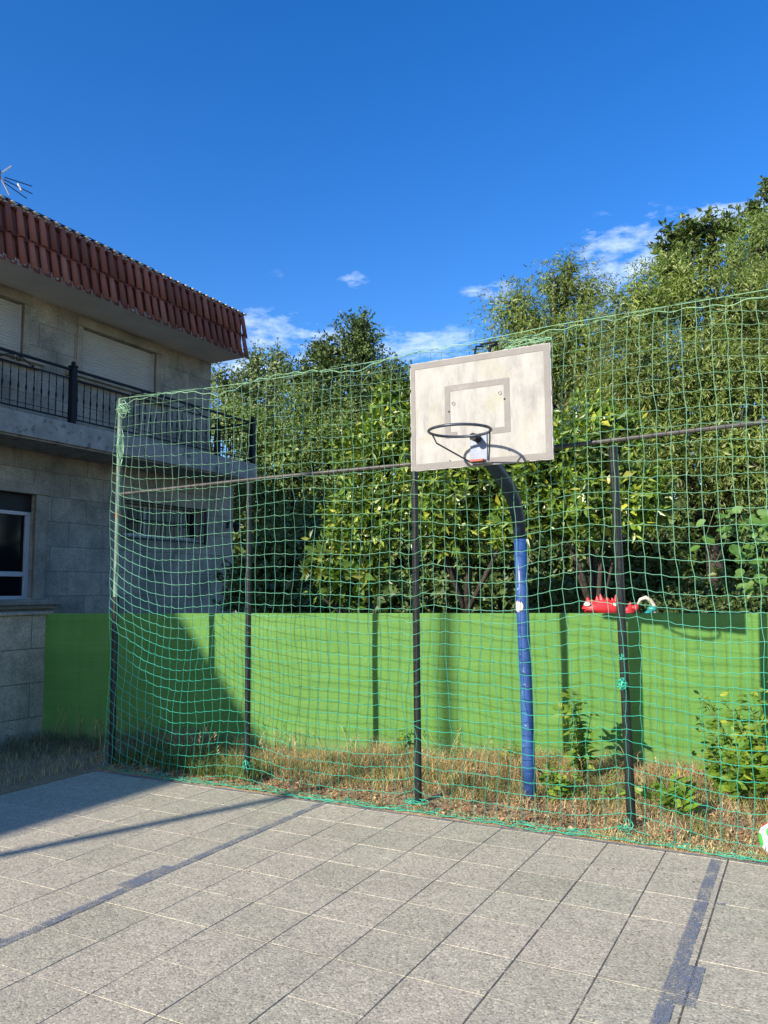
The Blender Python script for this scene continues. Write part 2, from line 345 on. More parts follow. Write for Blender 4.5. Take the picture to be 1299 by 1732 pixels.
F = np.stack([idx[:-1, :-1], idx[:-1, 1:], idx[1:, 1:], idx[1:, :-1]], -1).reshape(-1, 4)
g = build('ground', np.stack([CC, AA, ZZ], -1).reshape(-1, 3), (4, F), M['ground'], smooth=True, org=(0, 0, 0)); g['kind'] = 'structure'

# paving: real slabs with gaps
def paving():
    S = .3865; g_ = .006; b = MB(); V = []; Fq = []
    cols = [(-.572 + S*k) for k in range(-15, 24)]; rows = [COURT_A-.055 - .389*k for k in range(0, 30)]
    rr = np.random.default_rng(3)
    def slab(c0, c1, a0, a1):
        n = len(V); d = rr.normal(0, .0004, 4); e = .002; t = rr.normal(0, .0003)
        V.extend([(c0, a0, -.05), (c1, a0, -.05), (c1, a1, -.05), (c0, a1, -.05),
                  (c0, a0, -e), (c1, a0, -e), (c1, a1, -e), (c0, a1, -e),
                  (c0+e, a0+e, t+d[0]), (c1-e, a0+e, t+d[1]), (c1-e, a1-e, t+d[2]), (c0+e, a1-e, t+d[3])])
        for q in ((0,1,5,4),(1,2,6,5),(2,3,7,6),(3,0,4,7),(4,5,9,8),(5,6,10,9),(6,7,11,10),(7,4,8,11),(8,9,10,11)): Fq.append([n+i for i in q])
    for i, c in enumerate(cols[:-1]):
        w = .0040 if i >= 12 else .0025
        wc0 = w*rr.uniform(.7, 1.5)
        for j in range(len(rows)-1):
            ja = .0012*rr.uniform(.6, 1.4); jit = rr.normal(0, .0012)
            slab(c+wc0/1.2, cols[i+1]-w/1.2, rows[j+1]+ja+jit, rows[j]-ja+jit)
    # edging strip along the fence and side
    for i, c in enumerate(cols[:-1]):
        slab(c+.004, cols[i+1]-.004, rows[0]+.004, COURT_A+rr.normal(0, .002))
    return build('court_paving', np.array(V, float), (4, np.array(Fq)), M['slab'], org=(0, 0, 0))
pv = paving(); pv['kind'] = 'structure'
j = MB().box(-6.37, 8.3, -5.5, COURT_A-.003, -.06, -.0022).build('paving_joints', M['joint'], org=(0, 0, 0)); j['kind'] = 'structure'
# painted lines, thin sheets on the slabs
def line(rects, z=.0045):
    b = MB()
    for k, (c0, c1, a0, a1) in enumerate(rects):
        b.add([(c0, a0, z), (c1, a0, z), (c1, a1, z), (c0, a1, z)], [(0, 1, 2, 3)])
    return b
for rects in ([(-3.725, -3.655, -1, 5.73), (-3.79, -3.7255, 3.61, 4.01), (-3.79, -3.7255, 4.855, 4.90), (-3.79, -3.7255, 2.74, 2.81)],
              [(-.675, -.607, -1, 5.73), (-.6065, -.53, 3.70, 4.10), (-.6065, -.52, 4.935, 4.965)],
              [(-6.37, 8, COURT_A-.05, COURT_A-.008)]):
    o = line(rects).build('court_line', M['paint'], org=(0, 0, 0)); o['kind'] = 'structure'

# ------------------------------------------------------------------ green wall and granite boundary wall
def green_wall():
    t = thing('green_wall', -4, wall_a(-4), 'long low wall painted bright green behind the netting', 'wall')
    b = MB(); c0, c1 = -8.2, 9.0; n = 60; T = .16
    wx = lambda c, off: (c + off*.0, wall_a(c)+off)
    vs = []; rows = 9
    rr = np.random.default_rng(5)
    for k in range(n+1):
        c = c0+(c1-c0)*k/n
        for r_ in range(rows):
            z = -.1 + 1.61*r_/(rows-1); vs.append((c, wall_a(c)+.004*math.sin(c*1.7+r_)+.003*math.sin(c*4.1), z + (rr.normal(0, .0015) if r_ == rows-1 else 0)))
        vs.append((c, wall_a(c)+.012, 1.522+rr.normal(0, .0015))); vs.append((c, wall_a(c)+T, 1.52)); vs.append((c, wall_a(c)+T+.01, -.1))
    m = rows+3; fs = []
    for k in range(n):
        for r_ in range(m-1): fs.append((k*m+r_, (k+1)*m+r_, (k+1)*m+r_+1, k*m+r_+1))
    fs.append(tuple(range(m))); fs.append(tuple(n*m+i for i in reversed(range(m))))
    build('wall_face', np.array(vs), fs, M['green'], t)
    return t
green_wall()
aw = wall_a(-8.2)
t = thing('granite_boundary_wall', -8.35, 3, 'low grey granite block wall joining the green wall at left', 'wall')
MB().bbox(-8.6, -8.195, -14, aw+.1, -.1, 1.505, .012).build('wall_blocks', M['granite_low'], t)
MB().bbox(-8.62, -8.16, -14, aw+.08, 1.508, 1.545, .01).build('coping', M['granite_plain'], t)

# ------------------------------------------------------------------ the house
FC = -12.65                          # facade
H = thing('stone_house', -15, 8, 'two storey grey granite house with tiled eaves and iron balcony', 'house')
H_END_UP, H_END_LO = 14.7, 15.6
# walls with real openings
def wallface(b, c, a0, a1, z0, z1, holes, depth=.28):
    xs = sorted({a0, a1, *[h[0] for h in holes], *[h[1] for h in holes]}); zs = sorted({z0, z1, *[h[2] for h in holes], *[h[3] for h in holes]})
    for i in range(len(xs)-1):
        for k in range(len(zs)-1):
            xm, zm = (xs[i]+xs[i+1])/2, (zs[k]+zs[k+1])/2
            if any(h[0] < xm < h[1] and h[2] < zm < h[3] for h in holes): continue
            b.add([(c, xs[i], zs[k]), (c, xs[i+1], zs[k]), (c, xs[i+1], zs[k+1]), (c, xs[i], zs[k+1])], [(0, 1, 2, 3)])
    for h in holes:
        x0, x1, y0, y1 = h; d = c-depth
        for q in ([(c,x0,y0),(c,x1,y0),(d,x1,y0),(d,x0,y0)], [(c,x0,y1),(d,x0,y1),(d,x1,y1),(c,x1,y1)], [(c,x0,y0),(d,x0,y0),(d,x0,y1),(c,x0,y1)], [(c,x1,y0),(c,x1,y1),(d,x1,y1),(d,x1,y0)]):
            b.add(q, [(0, 1, 2, 3)])
LW = [(7.2, 9.86, 1.66, 3.60), (12.0, 14.45, 2.98, 3.66), (2.2, 4.9, 1.66, 3.6)]
UW = [(7.25, 9.45, 6.12, 7.14), (10.8, 12.85, 6.12, 7.10), (2.3, 4.5, 6.12, 7.14)]
b = MB(); wallface(b, FC, -24, H_END_LO, -.1, 4.40, LW)
b.add([(FC, H_END_LO, -.1), (-21, H_END_LO, -.1), (-21, H_END_LO, 4.4), (FC, H_END_LO, 4.4)], [(0, 1, 2, 3)])
b.add([(FC, H_END_LO, 4.395), (FC, -24, 4.395), (-21, -24, 4.395), (-21, H_END_LO, 4.395)], [(0, 1, 2, 3)])
b.add([(FC, -24, -.1), (-21, -24, -.1), (-21, -24, 4.4), (FC, -24, 4.4)], [(3, 2, 1, 0)])
b.build('wall', M['granite'], H)
b = MB(); wallface(b, FC, -24, H_END_UP, 4.83, 7.36, UW)
b.add([(FC, H_END_UP, 4.83), (-21, H_END_UP, 4.83), (-21, H_END_UP, 7.36), (FC, H_END_UP, 7.36)], [(0, 1, 2, 3)])
b.add([(FC, -24, 4.83), (-21, -24, 4.83), (-21, -24, 7.36), (FC, -24, 7.36)], [(3, 2, 1, 0)])
b.build('wall', M['granite'], H)
# near-black box behind the openings, the rooms' shade put into its colour
MB().box(-20.5, FC-.32, -23.8, 14.5, .2, 7.2).build('interior', M['unlit_room'], H)
# balcony slab with worn lip
b = MB(); b.bbox(-13.4, -11.6, -24, 15.2, 4.43, 4.83, .02); b.bbox(-13.3, -11.66, -24.1, 15.14, 4.402, 4.435, .005)
b.box(-21, -12.0, 14.5, 15.2, 4.44, 4.825)
b.build('balcony_slab', M['concrete'], H)
# eaves
b = MB(); b.box(-21, -11.60, -24.5, H_END_UP+.02, 7.345, 7.44); b.build('soffit', M['soffit'], H)
b = MB(); b.box(-21, -11.72, -24.4, H_END_UP-.02, 7.445, 8.30)
b.add([(-11.68, -24.5, 8.36), (-11.68, H_END_UP, 8.36), (-16, H_END_UP-3.5, 9.1), (-16, -20, 9.1)], [(0, 1, 2, 3)])
b.add([(-11.68, H_END_UP, 8.36), (-21, H_END_UP, 8.36), (-21, H_END_UP-3.5, 9.1), (-16, H_END_UP-3.5, 9.1)], [(0, 1, 2, 3)])
b.box(-21, -11.78, -24.5, H_END_UP, 8.301, 8.355); b.build('roof', M['tile'], H)
# hung barrel tiles in two courses: one island per tile
def tiles():
    V = []; Fq = []; P = .225; n = int((H_END_UP+.05+24.5)/P); rr = np.random.default_rng(11); seg = 8
    for i in range(n):
        ac = H_END_UP+.03 - P*(i+.5)
        for (z0, z1, off0, off1) in ((7.325, 7.87, .02, -.10), (7.83, 8.36, -.03, -.135)):
            for part in (0, 1):                       # cover tile and the pan beside it
                w0, w1 = (P*.31, P*.25) if part == 0 else (P*.27, P*.27)
                cx = ac + (0 if part == 0 else P*.5); base = -11.50 if part == 0 else -11.555; sgn = 1 if part == 0 else -.45
                dj = rr.normal(0, .004); dz = rr.normal(0, .006); s = len(V)
                for (z, w, off) in ((z0+dz, w0, off0), (z1+dz, w1, off1)):
                    for k in range(seg+1):
                        an = math.pi*k/seg
                        V.append((base+off+dj+sgn*w*.85*math.sin(an)-.03, cx+dj - w*math.cos(an), z))
                for k in range(seg): Fq.append([s+k, s+k+1, s+seg+1+k+1, s+seg+1+k])
                if part == 0:                          # thickness at the lower lip
                    s2 = len(V)
                    for k in range(seg+1):
                        an = math.pi*k/seg; V.append((base+off0+dj+sgn*w0*.85*math.sin(an)*.82-.035, cx+dj - w0*.84*math.cos(an), z0+dz))
                    for k in range(seg): Fq.append([s+k, s2+k, s2+k+1, s+k+1])
    return build('hung_roof_tiles', np.array(V), (4, np.array(Fq)), M['tile'], H, smooth=True)
tiles()
# ridge cap tiles: pale mortar plugs showing at their ends
b = MB(); b2 = MB(); P = .225
for i in range(int((H_END_UP+24.5)/P)):
    ac = H_END_UP - P*(i+.5)+random.uniform(-.01, .01)
    pts = [(-11.62, ac, 8.345), (-11.95, ac, 8.39)]
    b.tube(pts, [.072, .06], 8, cap=False)
    b2.sphere((-11.63, ac+P*.5, 8.405), .062, 8, 6, (.6, 1, .45))
b2.box(-11.75, -11.65, -24.4, H_END_UP-.05, 8.357, 8.392); b.build('cap_tiles', M['tile'], H, smooth=True); b2.build('mortar_plugs', M['mortar'], H, smooth=True)
MB().tube([(-11.64, -24.5, 8.445), (-11.64, H_END_UP-3, 8.435)], .010, 8).build('lightning_cable', M['black'], H)
# window surrounds and windows
def surround(x0, x1, y0, y1, w=.24, sill=True, lintel=True):
    b = MB(); f0, f1 = FC-.05, FC+.035
    b.bbox(f0, f1, x0-w, x0+.0, y0, y1, .008); b.bbox(f0, f1, x1, x1+w, y0, y1, .008)
    b.bbox(f0, f1+.02, x0-w-.02, x1+w+.02, y1+.001, y1+.20, .02)
    if sill:
        b.bbox(FC-.2, f1+.16, x0-w-.25, x1+w+.25, y0-.10, y0-.001, .02); b.bbox(FC-.1, f1+.09, x0-w-.2, x1+w+.2, y0-.17, y0-.101, .012)
    b.build('window_surround', M['granite_plain'], H)
surround(*LW[0]); surround(*LW[2]); surround(LW[1][0], LW[1][1], LW[1][2], LW[1][3], .04, sill=False)
for u in UW: surround(*u, w=.13)
def shutter(x0, x1, y0, y1):
    V = []; n = int((y1-y0)/.055); vs = []; c = FC-.10
    for k in range(n*4+1):
        z = y0+(y1-y0)*k/(n*4); off = .022*abs(math.sin(math.pi*k/4)); vs += [(c+off, x0, z), (c+off, x1, z)]
    fs = [(2*k, 2*k+1, 2*k+3, 2*k+2) for k in range(n*4)]
    fr = MB(); fr.box(FC-.14, FC-.06, x0, x0+.04, y0, y1); fr.box(FC-.14, FC-.06, x1-.04, x1, y0, y1); fr.box(FC-.14, FC-.065, x0+.03, x1-.03, y0, y0+.03); o = fr.build('window', M['white_frame'], H)
    build('shutter', np.array(vs), fs, M['shutter'], o)
for u in UW: shutter(*u)
def casement(x0, x1, y0, y1):
    f = MB(); c0, c1 = FC-.22, FC-.13; w = .09
    ys = y1-.32
    f.bbox(c0, c1, x0, x0+w, y0, ys, .01); f.bbox(c0, c1, x1-w, x1, y0, ys, .01); f.bbox(c0, c1, x0+w, x1-w, y0, y0+.07, .01)
    f.bbox(c0, c1, x0+w, x1-w, y0+.42, y0+.51, .01); xm = (x0+x1)/2; f.bbox(c0, c1, xm-.05, xm+.05, y0+.51, ys, .01)
    f.bbox(c0, c1+.01, x0+w*.4, x1-w*.4, ys-.07, ys, .01)
    o = f.build('window', M['white_frame'], H)
    MB().box(c0+.02, c0+.04, x0+.01, x1-.01, y0+.01, ys-.01).build('pane', M['glass'], o)
    MB().bbox(c0-.03, c1+.02, x0, x1, ys+.001, y1, .01).build('shutter_box', M['black'], o)
casement(*LW[0]); casement(*LW[2])
x0, x1, y0, y1 = LW[1]
f = MB(); c0, c1 = FC-.22, FC-.14
f.box(c0, c1, x0, x1, y0, y0+.06); f.box(c0, c1, x0, x1, y1-.05, y1)
for xm in (x0+.03, x0+.75, x0+1.9, x1-.03): f.box(c0, c1, xm-.02, xm+.02, y0+.06, y1-.05)
o = f.build('window', M['white_frame'], H); MB().box(c0+.02, c0+.04, x0, x1, y0, y1).build('pane', M['glass'], o)
gb = MB()
for k in range(18): xg = x0+.03+(x1-x0-.06)*k/17; gb.tube([(FC+.10, xg, y0-.06), (FC+.10, xg, y1+.04)], .006, 6)
for zz in (y0-.06, y1+.04, (y0+y1)/2): gb.tube([(FC+.0, x0-.02, zz), (FC+.10, x0-.02, zz), (FC+.10, x1+.02, zz), (FC+.0, x1+.02, zz)], .012, 6)
gb.box(FC+.085, FC+.115, x1-.02, x1+.04, y0-.1, y1+.07)
gb.build('window_grille', M['iron'], H)
# wall lantern by the corner
wl = MB(); lc, la, lz = FC, 15.38, 3.42
wl.tube([(lc, la, lz), (lc+.10, la, lz+.10), (lc+.22, la, lz+.12), (lc+.28, la, lz+.04)], .014, 6)
wl.tube([(lc+.28, la, lz+.04), (lc+.28, la, lz), (lc+.28, la, lz-.16), (lc+.28, la, lz-.20)], [.03, .09, .06, .02], 8)
wl.box(lc, lc+.02, la-.04, la+.04, lz-.08, lz+.08); wl.build('wall_lantern', M['iron'], H)
# railing
RC = -11.68
def railing():
    rl = MB()
    for (z, r_) in ((5.83, .024), (5.66, .014), (4.92, .014), (5.02, .006)):
        if z == 5.02: rl.tube([(RC-.05, -24, z), (RC-.05, 15.1, z)], r_, 6)
        else:
            rl.box(RC-r_*1.1, RC+r_*1.1, -24, 15.1, z-r_*.8, z+r_*.8); rl.box(-14.6, RC-.03, 15.1-r_, 15.1+r_, z-r_*.8, z+r_*.8)
    o = rl.build('railing', M['iron'], H)
    bal = MB(); prof = [(4.92, .008), (5.08, .009), (5.10, .014), (5.13, .009), (5.22, .010), (5.26, .016), (5.29, .021), (5.32, .016), (5.36, .010), (5.46, .009), (5.49, .014), (5.52, .009), (5.66, .008)]
    bal.tube([(0, 0, z) for z, _ in prof], [r_ for _, r_ in prof], 6)
    vs = np.array(bal.v); base = None
    o0 = ORG[H.name]
    def place(c, a):
        nonlocal base
        if base is None:
            base = build('baluster', vs + np.array((c, a, 0)), bal.f, M['iron'], o); base['_c'] = 0; del base['_c']; place.ca = (c, a)
        else:
            k = base.copy(); link(k); k.parent = o; k.location = (c-place.ca[0], a-place.ca[1], 0)
    k = 0; a = 15.1-.13
    while a > 5.0:
        if min(abs(a-p) for p in (9.8, 4.45)) > .09: place(RC, a)
        a -= .1535
    c = RC-.14
    while c > -14.5: place(c, 15.1); c -= .13
    for (c, a) in ((RC, 9.8), (RC, 15.1), (RC, 4.45), (-12.75, 15.1)):
        p = MB().bbox(c-.055, c+.055, a-.055, a+.055, 4.835, 5.88, .01)
        p.bbox(c-.065, c+.065, a-.065, a+.065, 5.88, 5.91, .008); p.sphere((c, a, 5.955), .042, 10, 8)
        p.build('railing_post', M['iron'], o)
    # scroll ornaments between the two upper rails
    for am in (8.6, 11.6, 12.9, 14.2, 7.4, 6.2):
        s = MB()
        for sg in (-1, 1):
            sp = []
            for q in range(22):
                t_ = q/21*math.pi*3.2; r_ = .012+.045*(1-q/21); sp.append((RC, am+sg*(.06+r_*math.cos(t_)*1.0), 5.745+r_*math.sin(t_)))
            s.tube(sp, .008, 5)
            s.tube([(RC, am+sg*.10, 5.80), (RC, am+sg*.2, 5.75), (RC, am+sg*.34, 5.685)], .010, 5); s.sphere((RC, am+sg*.35, 5.69), .022, 8, 6)
        s.build('scroll', M['iron'], o)
railing()
# antenna on the roof
ac_, aa_ = -14.0, 9.78
A = thing('tv_antenna', ac_, aa_, 'small metal television antenna on the roof at far left', 'antenna', z=8.74)
MB().tube([(ac_, aa_, 8.74), (ac_, aa_, 10.3)], .022, 8).build('mast', M['galv'], A)
ba = MB(); z_ = 10.12
def vec(da, dz, dc=0): return (ac_+dc*.85, aa_+da*.82, z_+dz*.8)
for q in (-.09, 0, .09):
    ba.tube([vec(.12, q*.5+.03, q*.4), vec(.95-abs(q), q*1.6+.03, q)], .010, 6)
ba.build('boom', M['black'], A)
rf = MB(); rf.tube([vec(0, .10), vec(.32, .48)], .016, 6); rf.tube([vec(0, .10), vec(.30, -.30)], .016, 6); rf.tube([vec(.55, -.1, .1), vec(.60, .16, -.1)], .022, 6)
rf.tube([vec(-.3, .5, .1), vec(0, .10)], .013, 6); rf.tube([vec(-.3, -.3, .1), vec(0, .10)], .013, 6)
rf.build('reflector', M['white_frame'], A)

# ------------------------------------------------------------------ fence frame
PA = 6.02
posts = [(-6.42, PA, 3.83, .030), (-4.69, 6.03, 2.80, .027), (-2.93, 6.02, 2.80, .030), (-1.27, 6.22, 2.84, .034), (.45, 6.2, 2.84, .032)]
FT = thing('fence_frame', -4, PA, 'steel fence frame of dark posts and one rail carrying green netting', 'fence')
for i, (c, a, h, r_) in enumerate(posts):
    p = MB(); a2 = PA if i < 3 else PA+.04
    p.tube([(c, a, -.1), (c, a+(a2-a)*.5, h*.5), (c, a2, h)], r_, 12); p.sphere((c, a2, h), r_*1.0, 10, 6, (1, 1, .3))
    if i == 0:
        o = MB().tube([(c, a, -.1), (c, a, 1.72)], r_+.002, 12).build('post', M['post'], FT, smooth=False)
        o['label'] = 'tall left corner post, dark below and pale green above'
        MB().tube([(c, a, 1.72), (c, a, h)], r_, 12).build('upper_pole', M['post_pale'], o)
    else:
        p.build('post', M['post'], FT)
MB().tube([(-6.42, PA, 2.80), (-5.5, PA, 2.815), (-4.6, PA+.0, 2.83), (-2.9, PA+.01, 2.835), (-1.27, PA+.03, 2.88), (.5, PA+.05, 2.93), (2.5, PA+.05, 2.95)], .018, 10).build('top_rail', M['galv'], FT)

# ------------------------------------------------------------------ the netting
def net():
    T = thing('safety_net', -3, PA-.06, 'tall green square mesh sports net hung along the whole fence', 'net')
    C0, C1, Zt, s = -6.42, 1.6, 3.80, .1
    nu = int((C1-C0)/s)+1; nv = 40; pc = [p[0] for p in posts]
    rr = np.random.default_rng(21)
    ph = rr.uniform(0, 6.28, 12)
    def pt(u, v):                                     # u along, v down from the top, metres of cord
        c = C0+u; z = Zt - v
        # top edge: hem hanging in small scallops off the cable
        z += -.035*abs(math.sin(u*3.9+ph[0]))*max(0, 1-v/.7) - .02*math.sin(u*1.3+ph[1])*max(0, 1-v)
        g1 = min(1, max(0, (v-.25)/1.6))
        drop = .30*g1*(1-math.exp(-u/.42)) + .02*math.sin(u*2.3+v*.7+ph[2]) + .012*math.sin(u*5.1-v*1.3+ph[3])
        # between posts the cords belly down, at the posts they are tied
        for i in range(1, 5):
            d = u-(pc[i]-C0); drop += (.045 if i in (2, 3) else -.02)*math.exp(-abs(d)/.06)*(1 if 1.3 < v else 0)*(1 if v < 2.9 else -1.0)
            drop -= .05*math.exp(-(d/.45)**2)*g1
        z -= drop
        a = PA - .065 - .05*math.sin(math.pi*min(1, v/3.8))*(.5+.5*math.sin(u*1.9+ph[4])) - .02*math.sin(u*3.7+ph[5]+v) - .012*math.sin(u*9+v*6)
        c += .018*math.sin(v*2.1+u*1.1+ph[6]) + .010*math.sin(v*5.3+u*2.7+ph[7]) + .05*math.exp(-u/.3)*0
        for i in range(1, 5):
            d = u-(pc[i]-C0)
            if v > 1.0: c -= .035*math.copysign(math.exp(-abs(d)/.10), d)*min(1, (v-1)/.6)*.6
        if u > 6.0: c += 0
        # foot: swings out to the court and lies on the ground
        low = max(0, .5-z); a -= .10*low
        if z < .015:
            a -= min(.10, (.015-z)*.35); z = .014 + .012*abs(math.sin(u*7+v*20))+.01*abs(math.sin(u*19))
        return np.array((c, a, z))
    rowsP = np.array([[pt(i*s, k*s*1.0) for i in range(nu)] for k in range(nv)])
    # random slackness per knot
    rowsP[:, :, 0] += rr.normal(0, .005, rowsP.shape[:2]); rowsP[:, :, 2] += rr.normal(0, .004, rowsP.shape[:2])*(rowsP[:, :, 2] > .03)
    rowsP[:, :, 1] += rr.normal(0, .003, rowsP.shape[:2])
    A_, B_ = [], []
    seg_h = []
    for k in range(nv):
        for i in range(nu-1): seg_h.append((rowsP[k, i], rowsP[k, i+1], .0075))
    for k in range(nv-1):
        for i in range(nu): seg_h.append((rowsP[k, i], rowsP[k+1, i], .003))
    A_ = np.array([q[0] for q in seg_h]); B_ = np.array([q[1] for q in seg_h]); sag = np.array([q[2] for q in seg_h])
    sag *= rr.uniform(.3, 1.5, len(sag)); Mi = (A_+B_)/2; Mi[:, 2] -= sag; Mi[:, 0] += rr.normal(0, .002, len(sag)); Mi[:, 2] = np.maximum(Mi[:, 2], .012)
    def tubes(P, Q, r_):
        d = Q-P; L = np.linalg.norm(d, axis=1, keepdims=True)+1e-9; d = d/L
        ref = np.where(np.abs(d[:, 2:3]) > .7, np.array([[1., 0, 0]]), np.array([[0, 0, 1.]]))
        u = np.cross(d, ref); u /= np.linalg.norm(u, axis=1, keepdims=True); w = np.cross(u, d)
        V = []
        for base in (P, Q):
            for k in range(3):
                an = 2*math.pi*k/3; V.append(base+(u*math.cos(an)+w*math.sin(an))*r_)
        V = np.stack(V, 1).reshape(-1, 3); n = len(P); o = (np.arange(n)*6)[:, None]
        Fq = np.stack([o+np.array([[k, (k+1) % 3, 3+(k+1) % 3, 3+k]]) for k in range(3)], 1).reshape(-1, 4)
        return V, Fq
    V1, F1 = tubes(A_, Mi, .0026); V2, F2 = tubes(Mi, B_, .0026)
    build('mesh_cords', np.concatenate([V1, V2]), (4, np.concatenate([F1, F2+len(V1)])), M['net'], T)
    # taut top cable and the slack hem rope twisted round it
    cb = MB(); n = 60
    cab = [(C0+(C1-C0)*k/n, PA-.03, 3.83 - .06*math.sin(math.pi*min(1, k/n*1.7)) ) for k in range(n+1)]
    cb.tube(cab, .0026, 5, False); cb.build('top_cable', M['net'], T)
    hp = []; n = 420
    for k in range(n+1):
        u = (C1-C0)*k/n; q = abs(math.sin(u*2.05+.3)); hp.append((C0+u, PA-.045+.012*math.sin(u*17), 3.80-.005-.12*(1-q**.8)*(.6+.4*math.sin(u*.9)) + .008*math.sin(u*31)))
    MB().tube(hp, .0032, 5, False).build('hem_rope', M['net'], T)
    # ties and tangles: top left corner, knot on the right post, foot rope
    def tangle(c, a, z, r_, n, sc=(1, 1, 1)):
        kb = MB()
        for _ in range(n):
            p0 = rr.normal(0, 1, 3); p0 /= np.linalg.norm(p0); q0 = rr.normal(0, 1, 3); q0 -= q0@p0*p0; q0 /= np.linalg.norm(q0); R_ = r_*rr.uniform(.5, 1)
            kb.tube([(c+sc[0]*R_*(p0[0]*math.cos(t_)+q0[0]*math.sin(t_)), a+sc[1]*R_*(p0[1]*math.cos(t_)+q0[1]*math.sin(t_)), z+sc[2]*R_*(p0[2]*math.cos(t_)+q0[2]*math.sin(t_))) for t_ in np.linspace(0, 5.2, 9)], .0035, 4, False)
        kb.build('cord_tangle', M['net'], T)
    tangle(-6.33, PA-.05, 3.70, .11, 7, (1.2, .5, .9)); tangle(-6.36, PA-.05, 3.3, .06, 5, (.7, .5, 3.5)); tangle(-1.27, PA+.05, 1.06, .045, 9, (.9, .9, 1.1))
    tangle(-1.27, PA+.1, 1.25, .035, 3); tangle(-4.69, PA, .16, .05, 5, (1, 1, 1.5)); tangle(-2.93, PA-.04, .05, .06, 5, (2, 1, .5)); tangle(-1.9, PA-.02, 3.72, .09, 6, (2.6, .5, .6)); tangle(-1.27, PA-.02, .07, .05, 3, (1.2, .8, 1))
    fb = MB()
    for q in range(1):
        fp = [(C0+.1+(C1-C0)*k/300, PA-.19+.02*math.sin(k*.19+q*2)+.03*math.sin(k*.047+q), .018+.006*math.sin(k*.9+q)) for k in range(301)]
        fb.tube(fp, .0035, 5, False)
    fb.build('foot_rope', M['net'], T)
net()

# ------------------------------------------------------------------ basketball hoop
BCc, BA = -2.17, 5.58
HP = thing('basketball_hoop', -2.15, 6.53, 'weathered white basketball backboard with bare rim on a curved blue pole', 'basketball hoop')
MB().tube([(-2.15, 6.535, -.1), (-2.15, 6.52, .4), (-2.15, 6.50, 1.0), (-2.155, 6.47, 1.7), (-2.155, 6.455, 2.19)], .052, 20).build('pole', M['blue'], HP, smooth=True)
MB().tube([(-2.155, 6.455, 2.19), (-2.155, 6.42, 2.36), (-2.157, 6.33, 2.50), (-2.16, 6.18, 2.61), (-2.165, 5.98, 2.70), (-2.17, 5.82, 2.76), (-2.17, 5.70, 2.84), (-2.17, 5.665, 3.0), (-2.17, 5.66, 3.2)], [.052, .055, .058, .060, .062, .062, .06, .055, .05], 18).build('arm', M['arm_shaded'], HP, smooth=True)
br = MB(); br.box(-2.55, -1.8, 5.60, 5.64, 2.95, 3.0); br.box(-2.55, -1.8, 5.60, 5.64, 3.3, 3.35); br.box(-2.24, -2.10, 5.60, 5.70, 2.72, 3.4)
br.tube([(-2.26, 5.64, 3.35), (-2.26, 5.80, 3.70), (-2.26, 5.95, 3.74)], .008, 6); br.tube([(-2.14, 5.64, 3.35), (-2.14, 5.80, 3.68), (-2.14, 5.95, 3.74)], .013, 8); br.tube([(-2.27, 5.92, 3.75), (-2.11, 5.92, 3.75)], .009, 8)
br.build('mounting_bracket', M['iron'], HP)
W2, z0_, z1_ = .575, 2.695, 3.565
rr = np.random.default_rng(9)
def board():
    # slab with a slightly chipped outline
    n = 40; loop = []
    cor = [(-W2, z0_), (W2, z0_), (W2, z1_), (-W2, z1_)]
    for i in range(4):
        p, q = cor[i], cor[(i+1) % 4]
        for k in range(n):
            t_ = k/n; dx = rr.normal(0, .0018); chip = .010 if rr.random() < .03 else 0
            nx, nz_ = (q[1]-p[1], -(q[0]-p[0])); L = math.hypot(nx, nz_); loop.append((BCc+p[0]+(q[0]-p[0])*t_+nx/L*(dx-chip), p[1]+(q[1]-p[1])*t_+nz_/L*(dx-chip)))
    m = len(loop); V = [(c, BA, z) for c, z in loop]+[(c, BA+.022, z) for c, z in loop]
    fs = [tuple(range(m)), tuple(reversed(range(m, 2*m)))]+[(i, m+i, m+(i+1) % m, (i+1) % m) for i in range(m)]
    return build('backboard', np.array(V), fs, M['board'], HP)
bd = board()
mk = MB(); e = BA-.0025
def rect(c0, c1, z0, z1): mk.add([(c0, e, z0), (c1, e, z0), (c1, e, z1), (c0, e, z1)], [(0, 1, 2, 3)])
l, r_, bt, tp = BCc-W2+.008, BCc+W2-.008, z0_+.008, z1_-.008
rect(l, l+.035, bt, tp); rect(r_-.045, r_, bt, tp); rect(l+.035, r_-.045, tp-.045, tp); rect(l+.035, r_-.045, bt, bt+.045)
il, ir, ib, it = -2.445, -1.915, 2.93, 3.345; w = .045
rect(il, il+w, ib, it); rect(ir-w, ir, ib, it); rect(il+w, ir-w, it-w, it); rect(il+w, il+.10, ib, ib+w); rect(-2.06, ir-w, ib, ib+w)
mk.build('board_marking', M['mark'], bd)
for c, z in ((-2.37, 3.20), (-1.99, 3.235)):
    MB().tube([(c+.013*math.cos(t_), e-.002, z+.013*math.sin(t_)) for t_ in np.linspace(0, 5.6, 9)], .0018, 5, closed=True).build('bolt', M['rim'], bd)
for c, z, r_ in ((-2.41, 3.14, .008), (-1.955, 3.185, .008), (-2.41, 2.755, .005), (-1.93, 2.79, .005)): MB().sphere((c, BA-.003, z), r_, 8, 6).build('bolt', M['rim'], bd)
RZ, RA, RR = 2.905, 5.235, .225
rim = MB(); rim.tube([(BCc-.01+RR*math.cos(t_), RA+RR*math.sin(t_), RZ) for t_ in np.linspace(0, 2*math.pi, 48, endpoint=False)], .0105, 10, closed=True)
ro = rim.build('rim', M['rim'], HP, smooth=True)
st = MB(); zb = 2.715
st.tube([(BCc-.01-RR*.93, RA-.02, RZ-.01), (BCc-.01-RR*.86, RA+.02, RZ-.07), (BCc-.06, BA-.04, zb+.01), (BCc-.03, BA-.03, zb-.005), (BCc+.10, BA-.02, zb-.005)], .006, 6)
